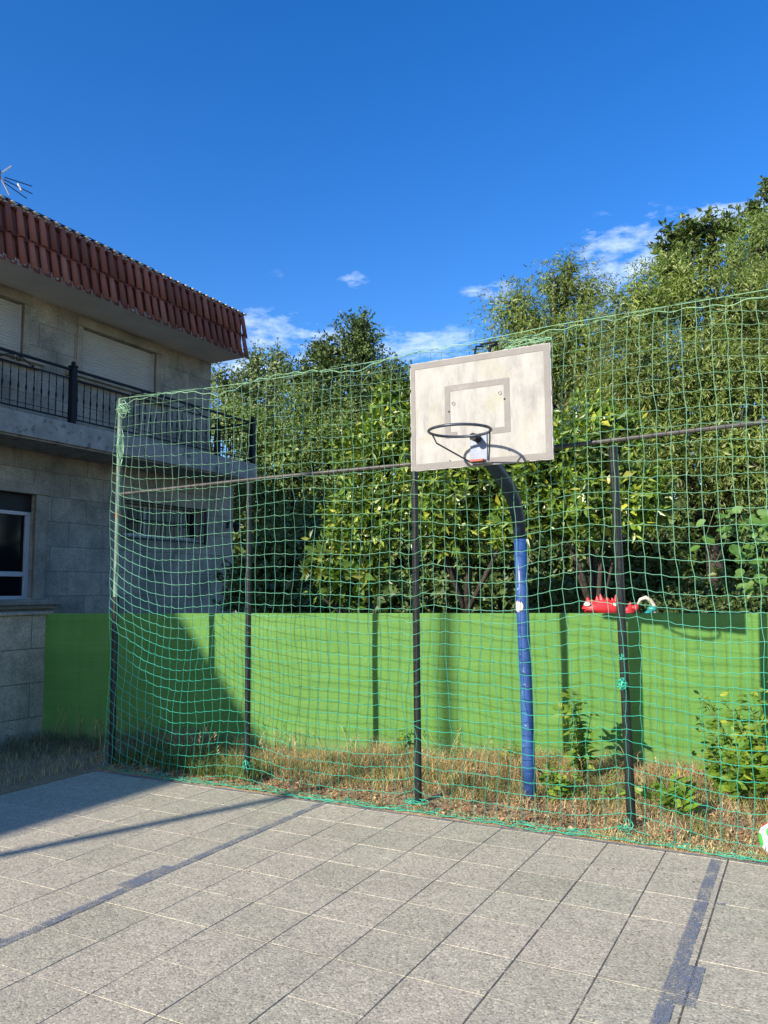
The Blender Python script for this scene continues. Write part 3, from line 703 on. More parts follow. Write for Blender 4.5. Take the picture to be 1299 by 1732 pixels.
st.tube([(BCc-.01+RR*.97, RA+.03, RZ-.01), (BCc-.01+RR*.90, RA+.07, RZ-.07), (BCc+.09, BA-.03, zb+.01)], .006, 6)
st.build('strut', M['rim'], ro)
pl = MB(); pl.bbox(-2.235, -2.10, BA-.012, BA-.003, 2.735, 2.94, .003); pl.build('rim_plate', M['zinc'], HP)
MB().tube([(-2.17, BA-.012, 2.90), (-2.17, RA+RR, RZ-.005)], .030, 8).build('rim_hub', M['iron'], HP)
MB().bbox(-2.225, -2.12, BA-.05, BA-.012, 2.722, 2.74, .003).build('rust_lip', M['rust'], HP)
sk = MB(); n = 16; vs = []; 
for row in range(9):
    z = 1.62+.05*(row-4)/4; hw = math.sqrt(max(0, 1-((row-4)/4)**2))*.046+.001
    for k in range(9):
        an = -math.pi/2-.44 + (k-4)/4*hw/.0535; vs.append((-2.155+.0537*math.cos(an), 6.474+.0537*math.sin(an), z))
fs = [(r0*9+k, r0*9+k+1, r0*9+k+10, r0*9+k+9) for r0 in range(8) for k in range(8)]
def m_stick():
    m, n_, b_ = newmat('round_sticker'); n_.links.new(ramp(n_, nz(n_, 90, 3), [(.42, (.70, .62, .60)), (.5, (.60, .30, .32)), (.6, (.72, .60, .58))]), b_.inputs['Base Color']); return m
build('sticker', np.array(vs), fs, m_stick(), HP)

# ------------------------------------------------------------------ lamp post outside the frame whose shadow crosses the court
lx, ly = .65-math.sin(R(49.5))*17, 8.35-math.cos(R(49.5))*17
lc_, la_, _ = w2c(lx, ly)
LP = thing('lamp_post', lc_, la_, 'tall grey lamp post at the court side throwing the long shadow', 'lamp post')
MB().tube([(lc_, la_, -.1), (lc_, la_, .8), (lc_+.02, la_, 10.6)], [.085, .08, .055], 14).build('pole', M['galv'], LP)
MB().bbox(lc_-.1, lc_+.14, la_-.3, la_+.3, 10.6, 10.78, .02).build('lamp_head', M['galv'], LP)

# ------------------------------------------------------------------ ball and inflatable toy
def m_ball():
    m, n, b_ = newmat('football_skin'); tcn = n.nodes.new('ShaderNodeTexCoord'); vo = n.nodes.new('ShaderNodeTexVoronoi'); vo.inputs['Scale'].default_value = 1
    return m
bx_, by_ = at(1315, 1421, 5.36)[0], at(1315, 1421, 5.36)[1]
FB = thing('football', bx_, by_, 'white football with red and green patches at the right edge', 'ball')
bm = bmesh.new(); bmesh.ops.create_icosphere(bm, subdivisions=5, radius=.112)
V = np.array([v.co[:] for v in bm.verts]); Fs = [[v.index for v in f.verts] for f in bm.faces]; bm.free()
vdir = np.array([bx_, by_, 0.]); vdir /= np.linalg.norm(vdir); rdir = np.array([vdir[1], -vdir[0], 0.])
g0 = -.93*rdir-.33*vdir+np.array([0, 0, -.05]); g0 /= np.linalg.norm(g0); r1 = -.22*rdir-.85*vdir+np.array([0, 0, -.42]); r1 -= g0*(r1@g0); r1 /= np.linalg.norm(r1); q1 = np.cross(g0, r1)
ico = [g0, -g0]                      # the twelve patch centres, the first one green at the left, a red one beside it
for k in range(5):
    for sg, of in ((1, 0), (-1, .5)):
        an = 2*math.pi*(k+of)/5; ico.append(sg*g0*(1/5**.5)+(r1*math.cos(an)+q1*math.sin(an))*(2/5**.5))
ico = np.array(ico)
Uv = V/np.linalg.norm(V, axis=1, keepdims=True)
cen = np.array([Uv[f].mean(0) for f in Fs]); cen /= np.linalg.norm(cen, axis=1, keepdims=True)
dm = cen@ico.T; who = dm.argmax(1); mx_ = dm.max(1); srt = np.sort(dm, axis=1)
Zb = .112+.012
def sel(mask_): return [Fs[i] for i in np.nonzero(mask_)[0]]
seam = ((srt[:, -1]-srt[:, -2] < .022) & (mx_ < .925)); patch = (mx_ > .925)
Vb = V+np.array((bx_, by_, Zb))
body = build('ball_skin', Vb, sel(~seam & ~patch), M['white'], FB, smooth=True)
build('seam', Vb, sel(seam), simple('ball_seam', (.16, .16, .20), .5), body, smooth=True)
rd, gr_ = simple('ball_red', (.75, .03, .06), .35, .1), simple('ball_green', (.05, .50, .07), .35, .1)
build('patch', Vb, sel(patch & ((who == 2) | (who == 6) | (who % 2 == 1) & (who > 2))), rd, body, smooth=True); build('patch', Vb, sel(patch & ~((who == 2) | (who == 6) | (who % 2 == 1) & (who > 2))), gr_, body, smooth=True)

# red inflatable seen over the wall
tc_, ta_, _ = at(1020, 1020, 8.62)
IT = thing('inflatable_toy', tc_, ta_, 'red spiky inflatable toy peeping over the green wall', 'inflatable toy')
def I(px, py, Y=8.62): return at(px, py, Y)
def blob(px, py0, py1, rpx, Y=8.62): 
    p0 = I(px, py1, Y); p1 = I(px, py0, Y); return p0, p1, rpx/FPX*Y
bb = MB()
p = I(1019, 1026); bb.sphere((p[0], p[1]+.05, p[2]-.72), .78, 20, 14, (.24, .20, 1.0)); o = bb.build('body', M['red'], IT, smooth=True)
cr = MB(); p0 = I(990, 1034); p1 = I(1048, 1032)
cr.tube([p0, I(1005, 1029), I(1020, 1028), I(1035, 1029), p1], [.07, .085, .09, .09, .08], 10)
cr.build('neck', M['red'], IT, smooth=True)
spk_ = [(993, 1010, 9), (1001, 1014, 8), (1009, 1008, 8), (1015, 1004, 7), (1026, 1009, 8), (1035, 1011, 8), (1041, 1006, 9), (1047, 1012, 6)]
for (px, py, r_) in spk_:
    q = I(px, py); q0 = I(px+3, 1030); MB().tube([q0, ((q[0]+q0[0])/2+.01, q0[1], (q[2]+q0[2])/2), q], [r_/FPX*8.6*1.3, r_/FPX*8.6*.8, .003], 7).build('spike', M['red'], IT, smooth=False)
for (px, py) in ((996, 1022), (1040, 1023)):
    q = I(px, py); MB().sphere((q[0], q[1]-.07, q[2]), .032, 10, 8, (1.2, .5, .7)).build('white_patch', M['white'], IT, smooth=True)
tl = MB(); tl.sphere(I(1071, 1029), .042, 12, 8, (1.2, .7, .9)); tl.tube([I(1056, 1034), I(1066, 1030), I(1066, 1018)], [.05, .04, .008], 7); tl.tube([I(1074, 1030), I(1079, 1022)], [.05, .01], 7)
tl.tube([I(1048, 1040), I(1072, 1034)], .05, 8); tl.build('snout', M['red'], IT, smooth=True)
ct = MB(); ct.tube([I(1078, 1024), I(1083, 1014), I(1092, 1011), I(1100, 1015), I(1106, 1023), I(1108, 1038)], [.012, .018, .024, .022, .02, .02], 8); ct.build('crest', M['cream'], IT, smooth=True)
tt = MB(); tt.sphere(I(1103, 1030), .045, 10, 8, (1.2, .6, .7)); tt.tube([I(1101, 1034), I(1085, 1050)], .04, 8); tt.build('frill', M['teal'], IT, smooth=True)

# ------------------------------------------------------------------ foliage
def noise3(P, f, seed=0):
    r0 = np.random.default_rng(seed); s = np.zeros(len(P))
    for k in range(7):
        d = r0.normal(0, 1, 3)*f*(1+.35*k); s += np.sin(P@d + r0.uniform(0, 6.28))/(1+.25*k)
    return s/3.0
def unit(v): return v/(np.linalg.norm(v, axis=1, keepdims=True)+1e-9)
def leaves(P, D, Nn, L, W, fold=.25, droop=.0):
    """rhombic folded leaves: P base, D direction, Nn approximate normal"""
    n = len(P); Sd = unit(np.cross(D, Nn)); Nn = np.cross(Sd, D); L = L.reshape(-1, 1); W = W.reshape(-1, 1)
    tip = P+D*L-np.array([[0, 0, 1.]])*droop*L; mid = P+D*L*.45
    l_ = mid+Sd*W*.5+Nn*W*fold; r_ = mid-Sd*W*.5+Nn*W*fold
    V = np.stack([P, l_, tip, r_], 1).reshape(-1, 3); o = (np.arange(n)*4)[:, None]
    F_ = np.stack([o+np.array([[0, 2, 1]]), o+np.array([[0, 3, 2]])], 1).reshape(-1, 3)
    return V, F_
def lobes_px(lst): # (px, py, Y, rpx, squash)
    out = []
    for q in lst:
        px, py, Y, rp = q[:4]; sq = q[4] if len(q) > 4 else 1.0; dp = q[5] if len(q) > 5 else 1.0
        r_ = rp/FPX*Y; out.append((np.array(at(px, py, Y)), np.array([r_, r_*dp, r_*sq])))
    return out
CAMC = np.array([0, 0, CH])
def crown(parent, lobes, dens, L, W, mat, seed, fill=.62, per=12, twig=.35, droop=.3, hang=.0, gap=.15, sub=9, subr=(.28, .5), name='crown', fold=.25, cull=True, up=.3, inner=True):
    r0 = np.random.default_rng(seed); PP = []; UU = []
    for (cen_, rad) in lobes:
        k = sub; u = unit(r0.normal(0, 1, (k, 3))); sc_ = cen_+u*rad*.72*r0.uniform(.6, 1.05, (k, 1)); sr = rad*r0.uniform(*subr, (k, 1))
        sc_ = np.concatenate([sc_, cen_[None]]); sr = np.concatenate([sr, rad[None]*fill])
        for c_, rd_ in zip(sc_, sr):
            area = 4*math.pi*float(np.mean(rd_))**2; n = max(6, int(area*dens/per))
            u = unit(r0.normal(0, 1, (n, 3))); rr_ = 1-np.abs(r0.normal(0, .16, (n, 1)))
            PP.append(c_+u*rd_*rr_); UU.append(u)
    P = np.concatenate(PP); U = np.concatenate(UU)
    keep = noise3(P, 1.6, seed) > -1.0+gap*2
    if cull:                       # drop the far side of the crown, which nothing can see past its own bulk
        cm = np.mean([l_[0] for l_ in lobes], 0); vd = cm-CAMC; vd /= np.linalg.norm(vd); keep &= ((P-cm)@vd < .55*max(l_[1].max() for l_ in lobes)+.5) | (U@vd < .3)
    P = P[keep & (P[:, 2] > .05)]; U = U[keep & (np.concatenate(PP)[:, 2] > .05)]
    n = len(P); T = unit(U*1.0+r0.normal(0, .55, (n, 3))+np.array([[0, 0, up-hang]]))
    t_ = r0.uniform(0, 1, (n, per, 1)); cv = np.array([0, 0, -1.])*hang*.8
    pos = P[:, None]+T[:, None]*twig*t_ + cv*twig*t_**2
    d = unit((T[:, None]*.7+r0.normal(0, .75, (n, per, 3))+np.array([0, 0, -droop])).reshape(-1, 3)).reshape(n, per, 3)
    nn = unit((U[:, None]*.95+r0.normal(0, .5, (n, per, 3))+np.array([0, 0, .3])).reshape(-1, 3))
    k = n*per; Ls = L*r0.uniform(.4, 1.3, k); Ws = W*r0.uniform(.7, 1.2, k)
    V, F_ = leaves(pos.reshape(-1, 3), d.reshape(-1, 3), nn, Ls, Ws, fold)
    if inner:
        Vi, Fi = [], []; off = len(V)
        for (c_, rd_) in lobes:
            m = max(30, int(dens*.25*4*math.pi*float(np.mean(rd_))**2)); u = unit(r0.normal(0, 1, (m, 3))); p_ = c_+u*rd_*r0.uniform(.3, .74, (m, 1))
            dd = unit(r0.normal(0, 1, (m, 3))); a_, b_ = leaves(p_, dd, u, np.full(m, L*1.5), np.full(m, W*2.2), .2); Vi.append(a_); Fi.append(b_+off); off += len(a_)
        V = np.concatenate([V]+Vi); F_ = np.concatenate([F_]+Fi)
    return build(name, V, (3, F_), mat, parent)
def trunk(parent, base, lobes, r0_, mat=None, n=6, seed=0):
    rr_ = random.Random(seed); b = MB(); c_, a_ = base; ztop = max(l_[0][2] for l_ in lobes); 
    cx = np.mean([l_[0] for l_ in lobes], 0); fork = (c_+(cx[0]-c_)*.3, a_+(cx[1]-a_)*.3, cx[2]*.45)
    b.tube([(c_, a_, -.1), (c_+.03, a_, fork[2]*.5), fork], [r0_*1.25, r0_, r0_*.8], 9)
    for l_ in lobes:
        e_ = l_[0]; m_ = ((fork[0]*.5+e_[0]*.5)+rr_.uniform(-.2, .2), (fork[1]+e_[1])/2+rr_.uniform(-.2, .2), (fork[2]*.45+e_[2]*.55))
        b.tube([fork, m_, tuple(e_), (e_[0]+rr_.uniform(-.3, .3)*l_[1][0], e_[1], e_[2]+l_[1][2]*.75)], [r0_*.65, r0_*.4, r0_*.22, .008], 6)
        for _ in range(5):
            u_ = unit(np.array([[rr_.gauss(0, 1), rr_.gauss(0, 1), rr_.gauss(.3, .8)]]))[0]; q_ = e_+u_*l_[1]*.85
            b.tube([tuple((np.array(m_)+e_)/2), tuple((e_+q_)/2+np.array([0, 0, .05])), tuple(q_)], [r0_*.25, r0_*.14, .006], 5)
    return b.build('trunk', mat or M['bark'], parent, smooth=True)

LM = {}
LM['laurel'] = leafmat('laurel_leaf', [(0, (.065, .135, .018)), (.45, (.125, .225, .027)), (.8, (.20, .31, .038)), (.95, (.32, .38, .05)), (1, (.48, .46, .05))], rough=.36, trans=.22, spec=.6, patch=.5, pscale=2.2)
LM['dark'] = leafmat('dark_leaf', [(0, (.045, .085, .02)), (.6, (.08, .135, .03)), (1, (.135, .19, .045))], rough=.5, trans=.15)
LM['olive'] = leafmat('olive_leaf', [(0, (.09, .155, .032)), (.6, (.155, .24, .05)), (1, (.25, .33, .085))], rough=.5, trans=.22)
LM['willow'] = leafmat('willow_leaf', [(0, (.10, .16, .03)), (.5, (.165, .24, .042)), (.85, (.25, .31, .075)), (1, (.38, .42, .18))], rough=.42, trans=.3)
LM['poplar'] = leafmat('poplar_leaf', [(0, (.12, .18, .065)), (.6, (.19, .26, .10)), (1, (.30, .37, .18))], rough=.5, trans=.3)
LM['walnut'] = leafmat('walnut_leaf', [(0, (.045, .085, .02)), (.6, (.085, .14, .03)), (1, (.14, .20, .05))], rough=.45, trans=.25)
LM['weed'] = leafmat('weed_leaf', [(0, (.09, .18, .02)), (.5, (.16, .27, .03)), (.85, (.24, .36, .045)), (1, (.42, .46, .06))], rough=.4, trans=.35, patch=.15)
LM['broad'] = leafmat('broad_leaf', [(0, (.07, .17, .03)), (.6, (.13, .27, .05)), (1, (.22, .36, .12))], rough=.45, trans=.35, patch=.15)

def tree(name, label, lst, dens, L, W, mat, seed, base_px=None, tr=.12, group='trees behind the green wall', cat='tree', **kw):
    lb = lobes_px(lst); cm = np.mean([l_[0] for l_ in lb], 0)
    if base_px is not None: q = at(base_px[0], 1000, base_px[1]); cm = np.array(q)
    t = thing(name, cm[0], cm[1], label, cat, group)
    crown(t, lb, dens, L, W, mat, seed, **kw)
    trunk(t, (cm[0], cm[1]), lb, tr, seed=seed)
    return t
# laurel hedge bushes just beyond the wall
def shrub(label, lst, seed, dens=330, **kw):
    lb = lobes_px(lst); cm = np.mean([l_[0] for l_ in lb], 0); t = thing('laurel_bush', cm[0], cm[1], label, 'bush', 'laurel bushes behind the green wall')
    crown(t, lb, dens, .125, .042, LM['laurel'], seed, per=9, twig=.20, droop=.1, gap=.18, sub=12, subr=(.22, .42), up=.5, fold=.2, **kw)
    trunk(t, (cm[0], cm[1]), lb, .06, seed=seed); return t
shrub('broad glossy laurel bush at the left end of the hedge', [(570, 960, 9.6, 62), (625, 860, 9.8, 85), (650, 760, 10.0, 75), (600, 970, 9.6, 70), (672, 700, 10.2, 48), (540, 965, 9.5, 34), (620, 775, 10.0, 40)], 31)
shrub('glossy laurel bush right behind the white backboard', [(740, 790, 9.8, 100), (745, 868, 9.5, 85), (790, 720, 10.2, 90), (850, 800, 9.6, 90), (860, 890, 9.3, 62), (730, 690, 10.2, 62)], 32)
shrub('glossy laurel bush right of the blue pole', [(960, 790, 9.6, 85), (980, 862, 9.3, 70), (1060, 830, 9.4, 80), (1020, 740, 9.8, 70), (1075, 860, 9.2, 50), (920, 870, 9.4, 55)], 33)
tree('leafy_tree', 'tall dark green tree, its peak left of the backboard', [(610, 590, 29, 45, 1.3), (560, 620, 29, 52), (655, 650, 28, 55), (600, 690, 28, 80), (520, 650, 29, 45), (690, 690, 28, 50), (612, 553, 29, 20, 1.3), (545, 590, 29, 22)], 110, .13, .07, LM['dark'], 41, tr=.2, per=10, twig=.4, gap=.12)
tree('leafy_tree', 'olive green tree filling the gap right of the house', [(440, 740, 27, 70), (500, 790, 26.5, 85), (560, 760, 26.5, 80), (425, 830, 26, 70), (480, 890, 25.5, 75), (520, 690, 27.5, 60), (600, 720, 27, 60), (395, 720, 27.5, 45), (560, 860, 26, 80)], 125, .12, .055, LM['olive'], 42, tr=.2, per=10, twig=.35, gap=.1)
tree('poplar_tree', 'pale feathery poplar with two tops beside the roof corner', [(430, 650, 33, 40, 1.3), (470, 640, 33, 36, 1.4), (395, 660, 32, 30, 1.2), (432, 612, 33, 20, 1.4), (470, 605, 33, 16, 1.4), (450, 700, 32, 60), (372, 655, 32, 26, 1.6), (375, 720, 32, 40)], 55, .15, .09, LM['poplar'], 43, tr=.15, per=8, twig=.5, gap=.22, hang=.1)
tree('willow_tree', 'light olive willow rising behind the top of the backboard', [(870, 530, 16, 52), (945, 490, 16, 45, 1.1), (990, 500, 16, 40), (900, 600, 15.5, 75), (990, 580, 15.5, 75), (838, 600, 15.8, 34), (962, 452, 16, 20), (830, 640, 15.5, 40), (1020, 660, 15, 70), (950, 640, 17, 75), (900, 560, 17, 50)], 270, .11, .022, LM['willow'], 44, tr=.12, fill=.8, per=16, twig=.6, droop=.6, hang=.55, gap=.16)
tree('willow_tree', 'big light green willow filling the right side', [(1090, 520, 13, 70), (1160, 490, 13.2, 75), (1250, 520, 13, 80), (1090, 640, 12.5, 90), (1200, 640, 12.5, 95), (1310, 620, 12.6, 90), (1120, 760, 12.2, 85), (1240, 770, 12.2, 95), (1330, 760, 12.3, 90), (1130, 455, 13.3, 36), (1370, 500, 13, 90), (1060, 560, 13, 45), (1180, 700, 14.5, 110), (1280, 600, 15, 110), (1070, 680, 14.5, 85)], 380, .10, .021, LM['willow'], 45, tr=.16, fill=.8, per=16, twig=.55, droop=.6, hang=.5, gap=.12)
tree('walnut_tree', 'dark open crowned walnut above the big willow', [(1145, 405, 21, 24), (1175, 395, 21, 26), (1205, 390, 21, 24), (1160, 440, 21, 34), (1215, 430, 21, 36), (1240, 385, 21, 20), (1130, 430, 21, 20)], 75, .22, .10, LM['walnut'], 46, tr=.16, per=7, twig=.35, gap=.3, sub=7, inner=False)
tree('cypress_tree', 'olive brown conifer at the right edge above the willow', [(1275, 400, 18, 36, 1.2), (1310, 420, 18, 60, 1.2), (1270, 470, 17.5, 50), (1340, 380, 18, 60), (1250, 440, 18, 26)], 210, .10, .022, LM['olive'], 47, tr=.2, per=14, twig=.4, gap=.12)
tree('poplar_tree', 'slender tree whose leafy twigs enter at the top right edge', [(1306, 318, 19, 20, 1.6), (1275, 352, 19, 8), (1285, 375, 19, 9), (1330, 340, 19, 34, 1.6), (1345, 400, 19, 40, 1.4)], 110, .12, .08, LM['walnut'], 48, base_px=(1340, 19), tr=.12, per=8, twig=.25, gap=.2, sub=5)
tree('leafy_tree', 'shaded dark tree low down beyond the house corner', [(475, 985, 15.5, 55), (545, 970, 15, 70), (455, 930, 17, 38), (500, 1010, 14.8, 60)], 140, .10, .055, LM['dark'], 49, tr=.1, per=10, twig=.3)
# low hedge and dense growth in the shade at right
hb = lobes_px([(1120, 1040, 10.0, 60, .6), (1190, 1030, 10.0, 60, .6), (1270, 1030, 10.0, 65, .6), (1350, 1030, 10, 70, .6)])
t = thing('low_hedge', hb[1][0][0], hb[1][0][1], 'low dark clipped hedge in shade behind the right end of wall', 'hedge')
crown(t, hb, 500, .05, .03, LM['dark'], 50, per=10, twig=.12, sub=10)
# dense woodland behind everything
wl_ = []
for k in range(26):
    px = -150+k*70; wl_.append((px, 930-random.uniform(0, 50), 34+random.uniform(-3, 3), 100, 1.1))
wlb = lobes_px(wl_); cm = np.mean([l_[0] for l_ in wlb], 0)
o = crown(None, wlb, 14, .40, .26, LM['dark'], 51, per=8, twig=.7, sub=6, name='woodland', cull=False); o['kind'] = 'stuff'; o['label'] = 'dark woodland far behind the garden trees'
# shrubbery mass closing the dark space under the crowns
under = []
for k in range(22): under.append((470+k*46, 985-random.uniform(0, 40), 14.2+random.uniform(-.6, .8), 90, .9))
for k in range(24): under.append((425+k*44, 1022, 12.4+random.uniform(-.3, .6), 48, .75))
ub = lobes_px(under)
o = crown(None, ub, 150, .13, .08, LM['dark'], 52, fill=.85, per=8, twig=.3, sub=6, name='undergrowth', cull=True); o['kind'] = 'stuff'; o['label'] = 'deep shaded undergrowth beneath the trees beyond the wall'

# curved leaf used for weeds and vines
def cleaf(b, p, d, n_, L, W, bend=.35, seg=4, fold=.12, serr=0):
    p = Vector(p); d = Vector(d).normalized(); s = d.cross(Vector(n_)).normalized(); n_ = s.cross(d); vs = []
    for k in range(seg+1):
        t_ = k/seg; w_ = W*.5*math.sin(math.pi*min(1, (t_*.92+.06)))**.8*(1 if k < seg else 0.02); q = p+d*L*t_+n_*(-bend*L*t_*t_)
        vs += [tuple(q+s*w_+n_*fold*w_), tuple(q), tuple(q-s*w_+n_*fold*w_)]
    fs = []
    for k in range(seg):
        o_ = k*3; fs += [(o_, o_+1, o_+4, o_+3), (o_+1, o_+2, o_+5, o_+4)]
    b.add(vs, fs)
def weed(label, c, a, h, spread, nl, L, W, seed, stems=3, lean=(0, 0), mat='weed', cat='weed', name='leafy_weed', group='green weeds along the wall', up=.25, z0=None):
    r_ = random.Random(seed); t = thing(name, c, a, label, cat, group); st_ = MB(); lf = MB(); z0 = float(gz(np.array(c), np.array(a))) if z0 is None else z0
    for s in range(stems):
        an = r_.uniform(0, 6.28); rad = spread*r_.uniform(.3, 1)*(s > 0 or stems == 1 and .4); hh = h*r_.uniform(.65, 1) if s else h
        e_ = Vector((c+rad*math.cos(an)+lean[0]*h, a+rad*math.sin(an)*.6+lean[1]*h, z0+hh)); b0 = Vector((c+r_.uniform(-.03, .03), a+r_.uniform(-.03, .03), z0-.03))
        m_ = (b0+e_)/2+Vector((r_.uniform(-.04, .04), r_.uniform(-.04, .04), .08*hh)); pts = []
        for k in range(9): q = k/8; pts.append(b0*(1-q)**2+m_*2*q*(1-q)+e_*q*q)
        st_.tube([tuple(p) for p in pts], [.006*(1-.6*k/8) for k in range(9)], 5)
        for k in range(max(3, nl//stems)):
            q = r_.uniform(.12, 1)**.8; p = b0*(1-q)**2+m_*2*q*(1-q)+e_*q*q; an = r_.uniform(0, 6.28); d = Vector((math.cos(an), math.sin(an), up+r_.uniform(-.4, .4)))
            sc = r_.uniform(.6, 1.15)*(1.1-.45*q); cleaf(lf, p, d, (r_.uniform(-.6, .3), r_.uniform(-1.0, -.1), .8), L*sc, W*sc, r_.uniform(.1, .5))
    st_.build('stem', M['stem'], t); lf.build('leaves', LM[mat], t); return t
M['stem'] = simple('plant_stem', (.10, .15, .04), .6, .3, 20)
weed('tall bushy weed left of the right fence post, shadowed on the wall', -1.88, 7.25, .84, .16, 130, .16, .055, 61, 8, (-.05, 0))
weed('big leafy bush at the right edge against the wall', -.30, 7.0, 1.0, .50, 420, .14, .065, 62, 18, (.02, -.0))
weed('leaning leafy branch reaching left out of the right hand bush', -.42, 7.05, .82, .14, 120, .12, .05, 63, 6, (-.55, .05))
weed('low yellow green weed just right of the blue pole base', -1.93, 6.62, .28, .20, 130, .09, .045, 64, 12)
weed('dark tuft of weed at the wall between netting post and blue pole', -2.72, 7.55, .24, .22, 50, .13, .03, 65, 6)
weed('broad dock leaves right of the right fence post', -1.0, 6.45, .26, .30, 50, .22, .06, 66, 9, up=.9)
weed('sprawling pale weed low under the right hand bush', -.58, 7.0, .42, .42, 130, .15, .08, 67, 12)
weed('small green seedling near the wall behind the middle post', -3.25, 7.5, .2, .15, 24, .07, .03, 68, 4)
weed('short dark weed at the wall foot left of the middle post', -3.78, 7.45, .30, .1, 26, .08, .03, 69, 3)
weed('sparse withered weed behind the yellow leaf by right post', -1.52, 6.75, .3, .12, 16, .1, .03, 70, 3, mat='weed')
# vine with broad pale leaves over the wall at right
t = thing('broad_leaf_vine', *at(1270, 960, 8.35)[:2], 'vine with broad round leaves hanging over the wall at right edge', 'vine')
lf = MB(); sm = MB(); r_ = random.Random(81)
for k in range(13):
    x0_ = r_.uniform(1230, 1420); pts = [at(x0_+60, 1080, 8.9), at(x0_+30, 930, 8.7), at(x0_+r_.uniform(-50, 0), r_.uniform(850, 920), 8.45), at(x0_-r_.uniform(20, 70), r_.uniform(880, 960), 8.2)]
    sm.tube(pts, [.012, .009, .006, .003], 5)
for k in range(230):
    px = 1330-100*abs(r_.gauss(0, .6)) if r_.random() < .7 else r_.uniform(1250, 1400); top = 858+max(0, (1240-px))*.10
    p = at(px, r_.uniform(top, 985+(px-1240)*.3 if px > 1240 else 925), 8.5+r_.uniform(-.3, .4)); an = r_.uniform(0, 6.28)
    if p[2] < 1.62: continue
    L_ = r_.uniform(.06, .15); cleaf(lf, p, (math.cos(an), math.sin(an)*.6, r_.uniform(-.7, .1)), (r_.uniform(-.5, .1), -r_.uniform(.3, 1), .8), L_, L_*.85, r_.uniform(.0, .3), seg=5)
sm.build('stem', M['stem'], t); lf.build('leaves', LM['broad'], t)

# ------------------------------------------------------------------ grass and litter
def blades(name, P, h, w, lean, mat, seed, label):
    r0 = np.random.default_rng(seed); n = len(P); an = r0.uniform(0, 6.283, n); sd_ = np.stack([np.cos(an), np.sin(an), np.zeros(n)], 1)
    la = r0.uniform(0, 6.283, n); ld = np.stack([np.cos(la), np.sin(la), np.zeros(n)], 1)*(lean*r0.uniform(.2, 1.2, n))[:, None]; hh = h*r0.uniform(.4, 1.2, n)
    up_ = np.array([[0, 0, 1.]]); ww = (w*r0.uniform(.6, 1.3, n))[:, None]
    p1 = P+up_*(hh*.5)[:, None]+ld*(hh*.35)[:, None]; p2 = P+up_*(hh*(1-.35*lean))[:, None]+ld*(hh*1.0)[:, None]
    V = np.stack([P-sd_*ww, P+sd_*ww, p1+sd_*ww*.8, p1-sd_*ww*.8, p2+sd_*ww*.15, p2-sd_*ww*.15], 1).reshape(-1, 3)
    o = (np.arange(n)*6)[:, None]; F_ = np.stack([o+np.array([[0, 1, 2, 3]]), o+np.array([[3, 2, 4, 5]])], 1).reshape(-1, 4)
    ob = build(name, V, (4, F_), mat, org=(0, 0, 0)); tag(ob, label, kind='stuff'); return ob
LM['straw'] = leafmat('straw', [(0, (.22, .15, .06)), (.3, (.42, .31, .15)), (.7, (.60, .47, .24)), (.92, (.70, .58, .34)), (1, (.30, .34, .08))], rough=.7, trans=.3, patch=.25, pscale=2)
LM['grass'] = leafmat('green_grass', [(0, (.06, .10, .02)), (.6, (.13, .19, .035)), (1, (.30, .32, .09))], rough=.6, trans=.3, patch=.3, pscale=2)
LM['pale_straw'] = leafmat('pale_straw', [(0, (.40, .31, .13)), (.6, (.62, .52, .26)), (1, (.74, .66, .38))], rough=.7, trans=.3, patch=.2, pscale=3)
LM['drygrass'] = leafmat('withered_grass', [(0, (.07, .075, .025)), (.5, (.15, .14, .06)), (1, (.34, .28, .15))], rough=.7, trans=.2, patch=.3, pscale=2)
LM['litter'] = leafmat('dead_leaf', [(0, (.14, .07, .035)), (.35, (.30, .16, .08)), (.65, (.50, .30, .15)), (.85, (.60, .44, .24)), (1, (.42, .12, .06))], rough=.8, trans=.1, patch=.2, pscale=3)
def strip(n, seed, c0=-6.4, c1=3.2, bias=0, amin=5.88, clump=.0, fr=1.5):
    r0 = np.random.default_rng(seed); c = r0.uniform(c0, c1, n*3); t_ = r0.uniform(0, 1, n*3)
    if bias > 0: t_ = t_**(1/(1+bias))
    a = amin+(wall_a(c)-.03-amin)*t_; P = np.stack([c, a, np.zeros_like(c)], 1); k = noise3(P, fr, seed) > clump; P = P[k][:n]; P[:, 2] = gz(P[:, 0], P[:, 1])-.005; return P
P = strip(26000, 91, bias=.6, amin=6.0, clump=-.15); blades('dry_grass', P, .13, .0022, .9, LM['straw'], 92, 'matted dry straw grass between court and green wall')
P2 = strip(9000, 93, bias=1.8, amin=6.3, clump=-.05, c0=-6.4, c1=-1.6); blades('dry_grass', P2, .24, .0020, .7, LM['straw'], 94, 'taller dry grass tufts against the green wall')
P3 = strip(6000, 95, bias=.8, amin=6.0, clump=.25); blades('grass', P3, .16, .0028, .7, LM['grass'], 96, 'patches of green grass among the dry straw')
P3 = strip(5000, 105, c0=-.9, c1=3.2, bias=.0, amin=6.0, clump=-.4); blades('grass', P3, .26, .0028, .9, LM['grass'], 106, 'arching green grass at the right end of the strip')
P4 = strip(8000, 107, c0=-6.4, c1=3.2, bias=-.0, amin=5.80, clump=-.9); P4[:, 1] = 5.80+np.random.default_rng(1).exponential(.10, len(P4)); P4[:, 2] = gz(P4[:, 0], P4[:, 1]); blades('dry_grass', P4, .05, .0025, 1.5, LM['straw'], 108, 'short straw scattered along the paving edge')
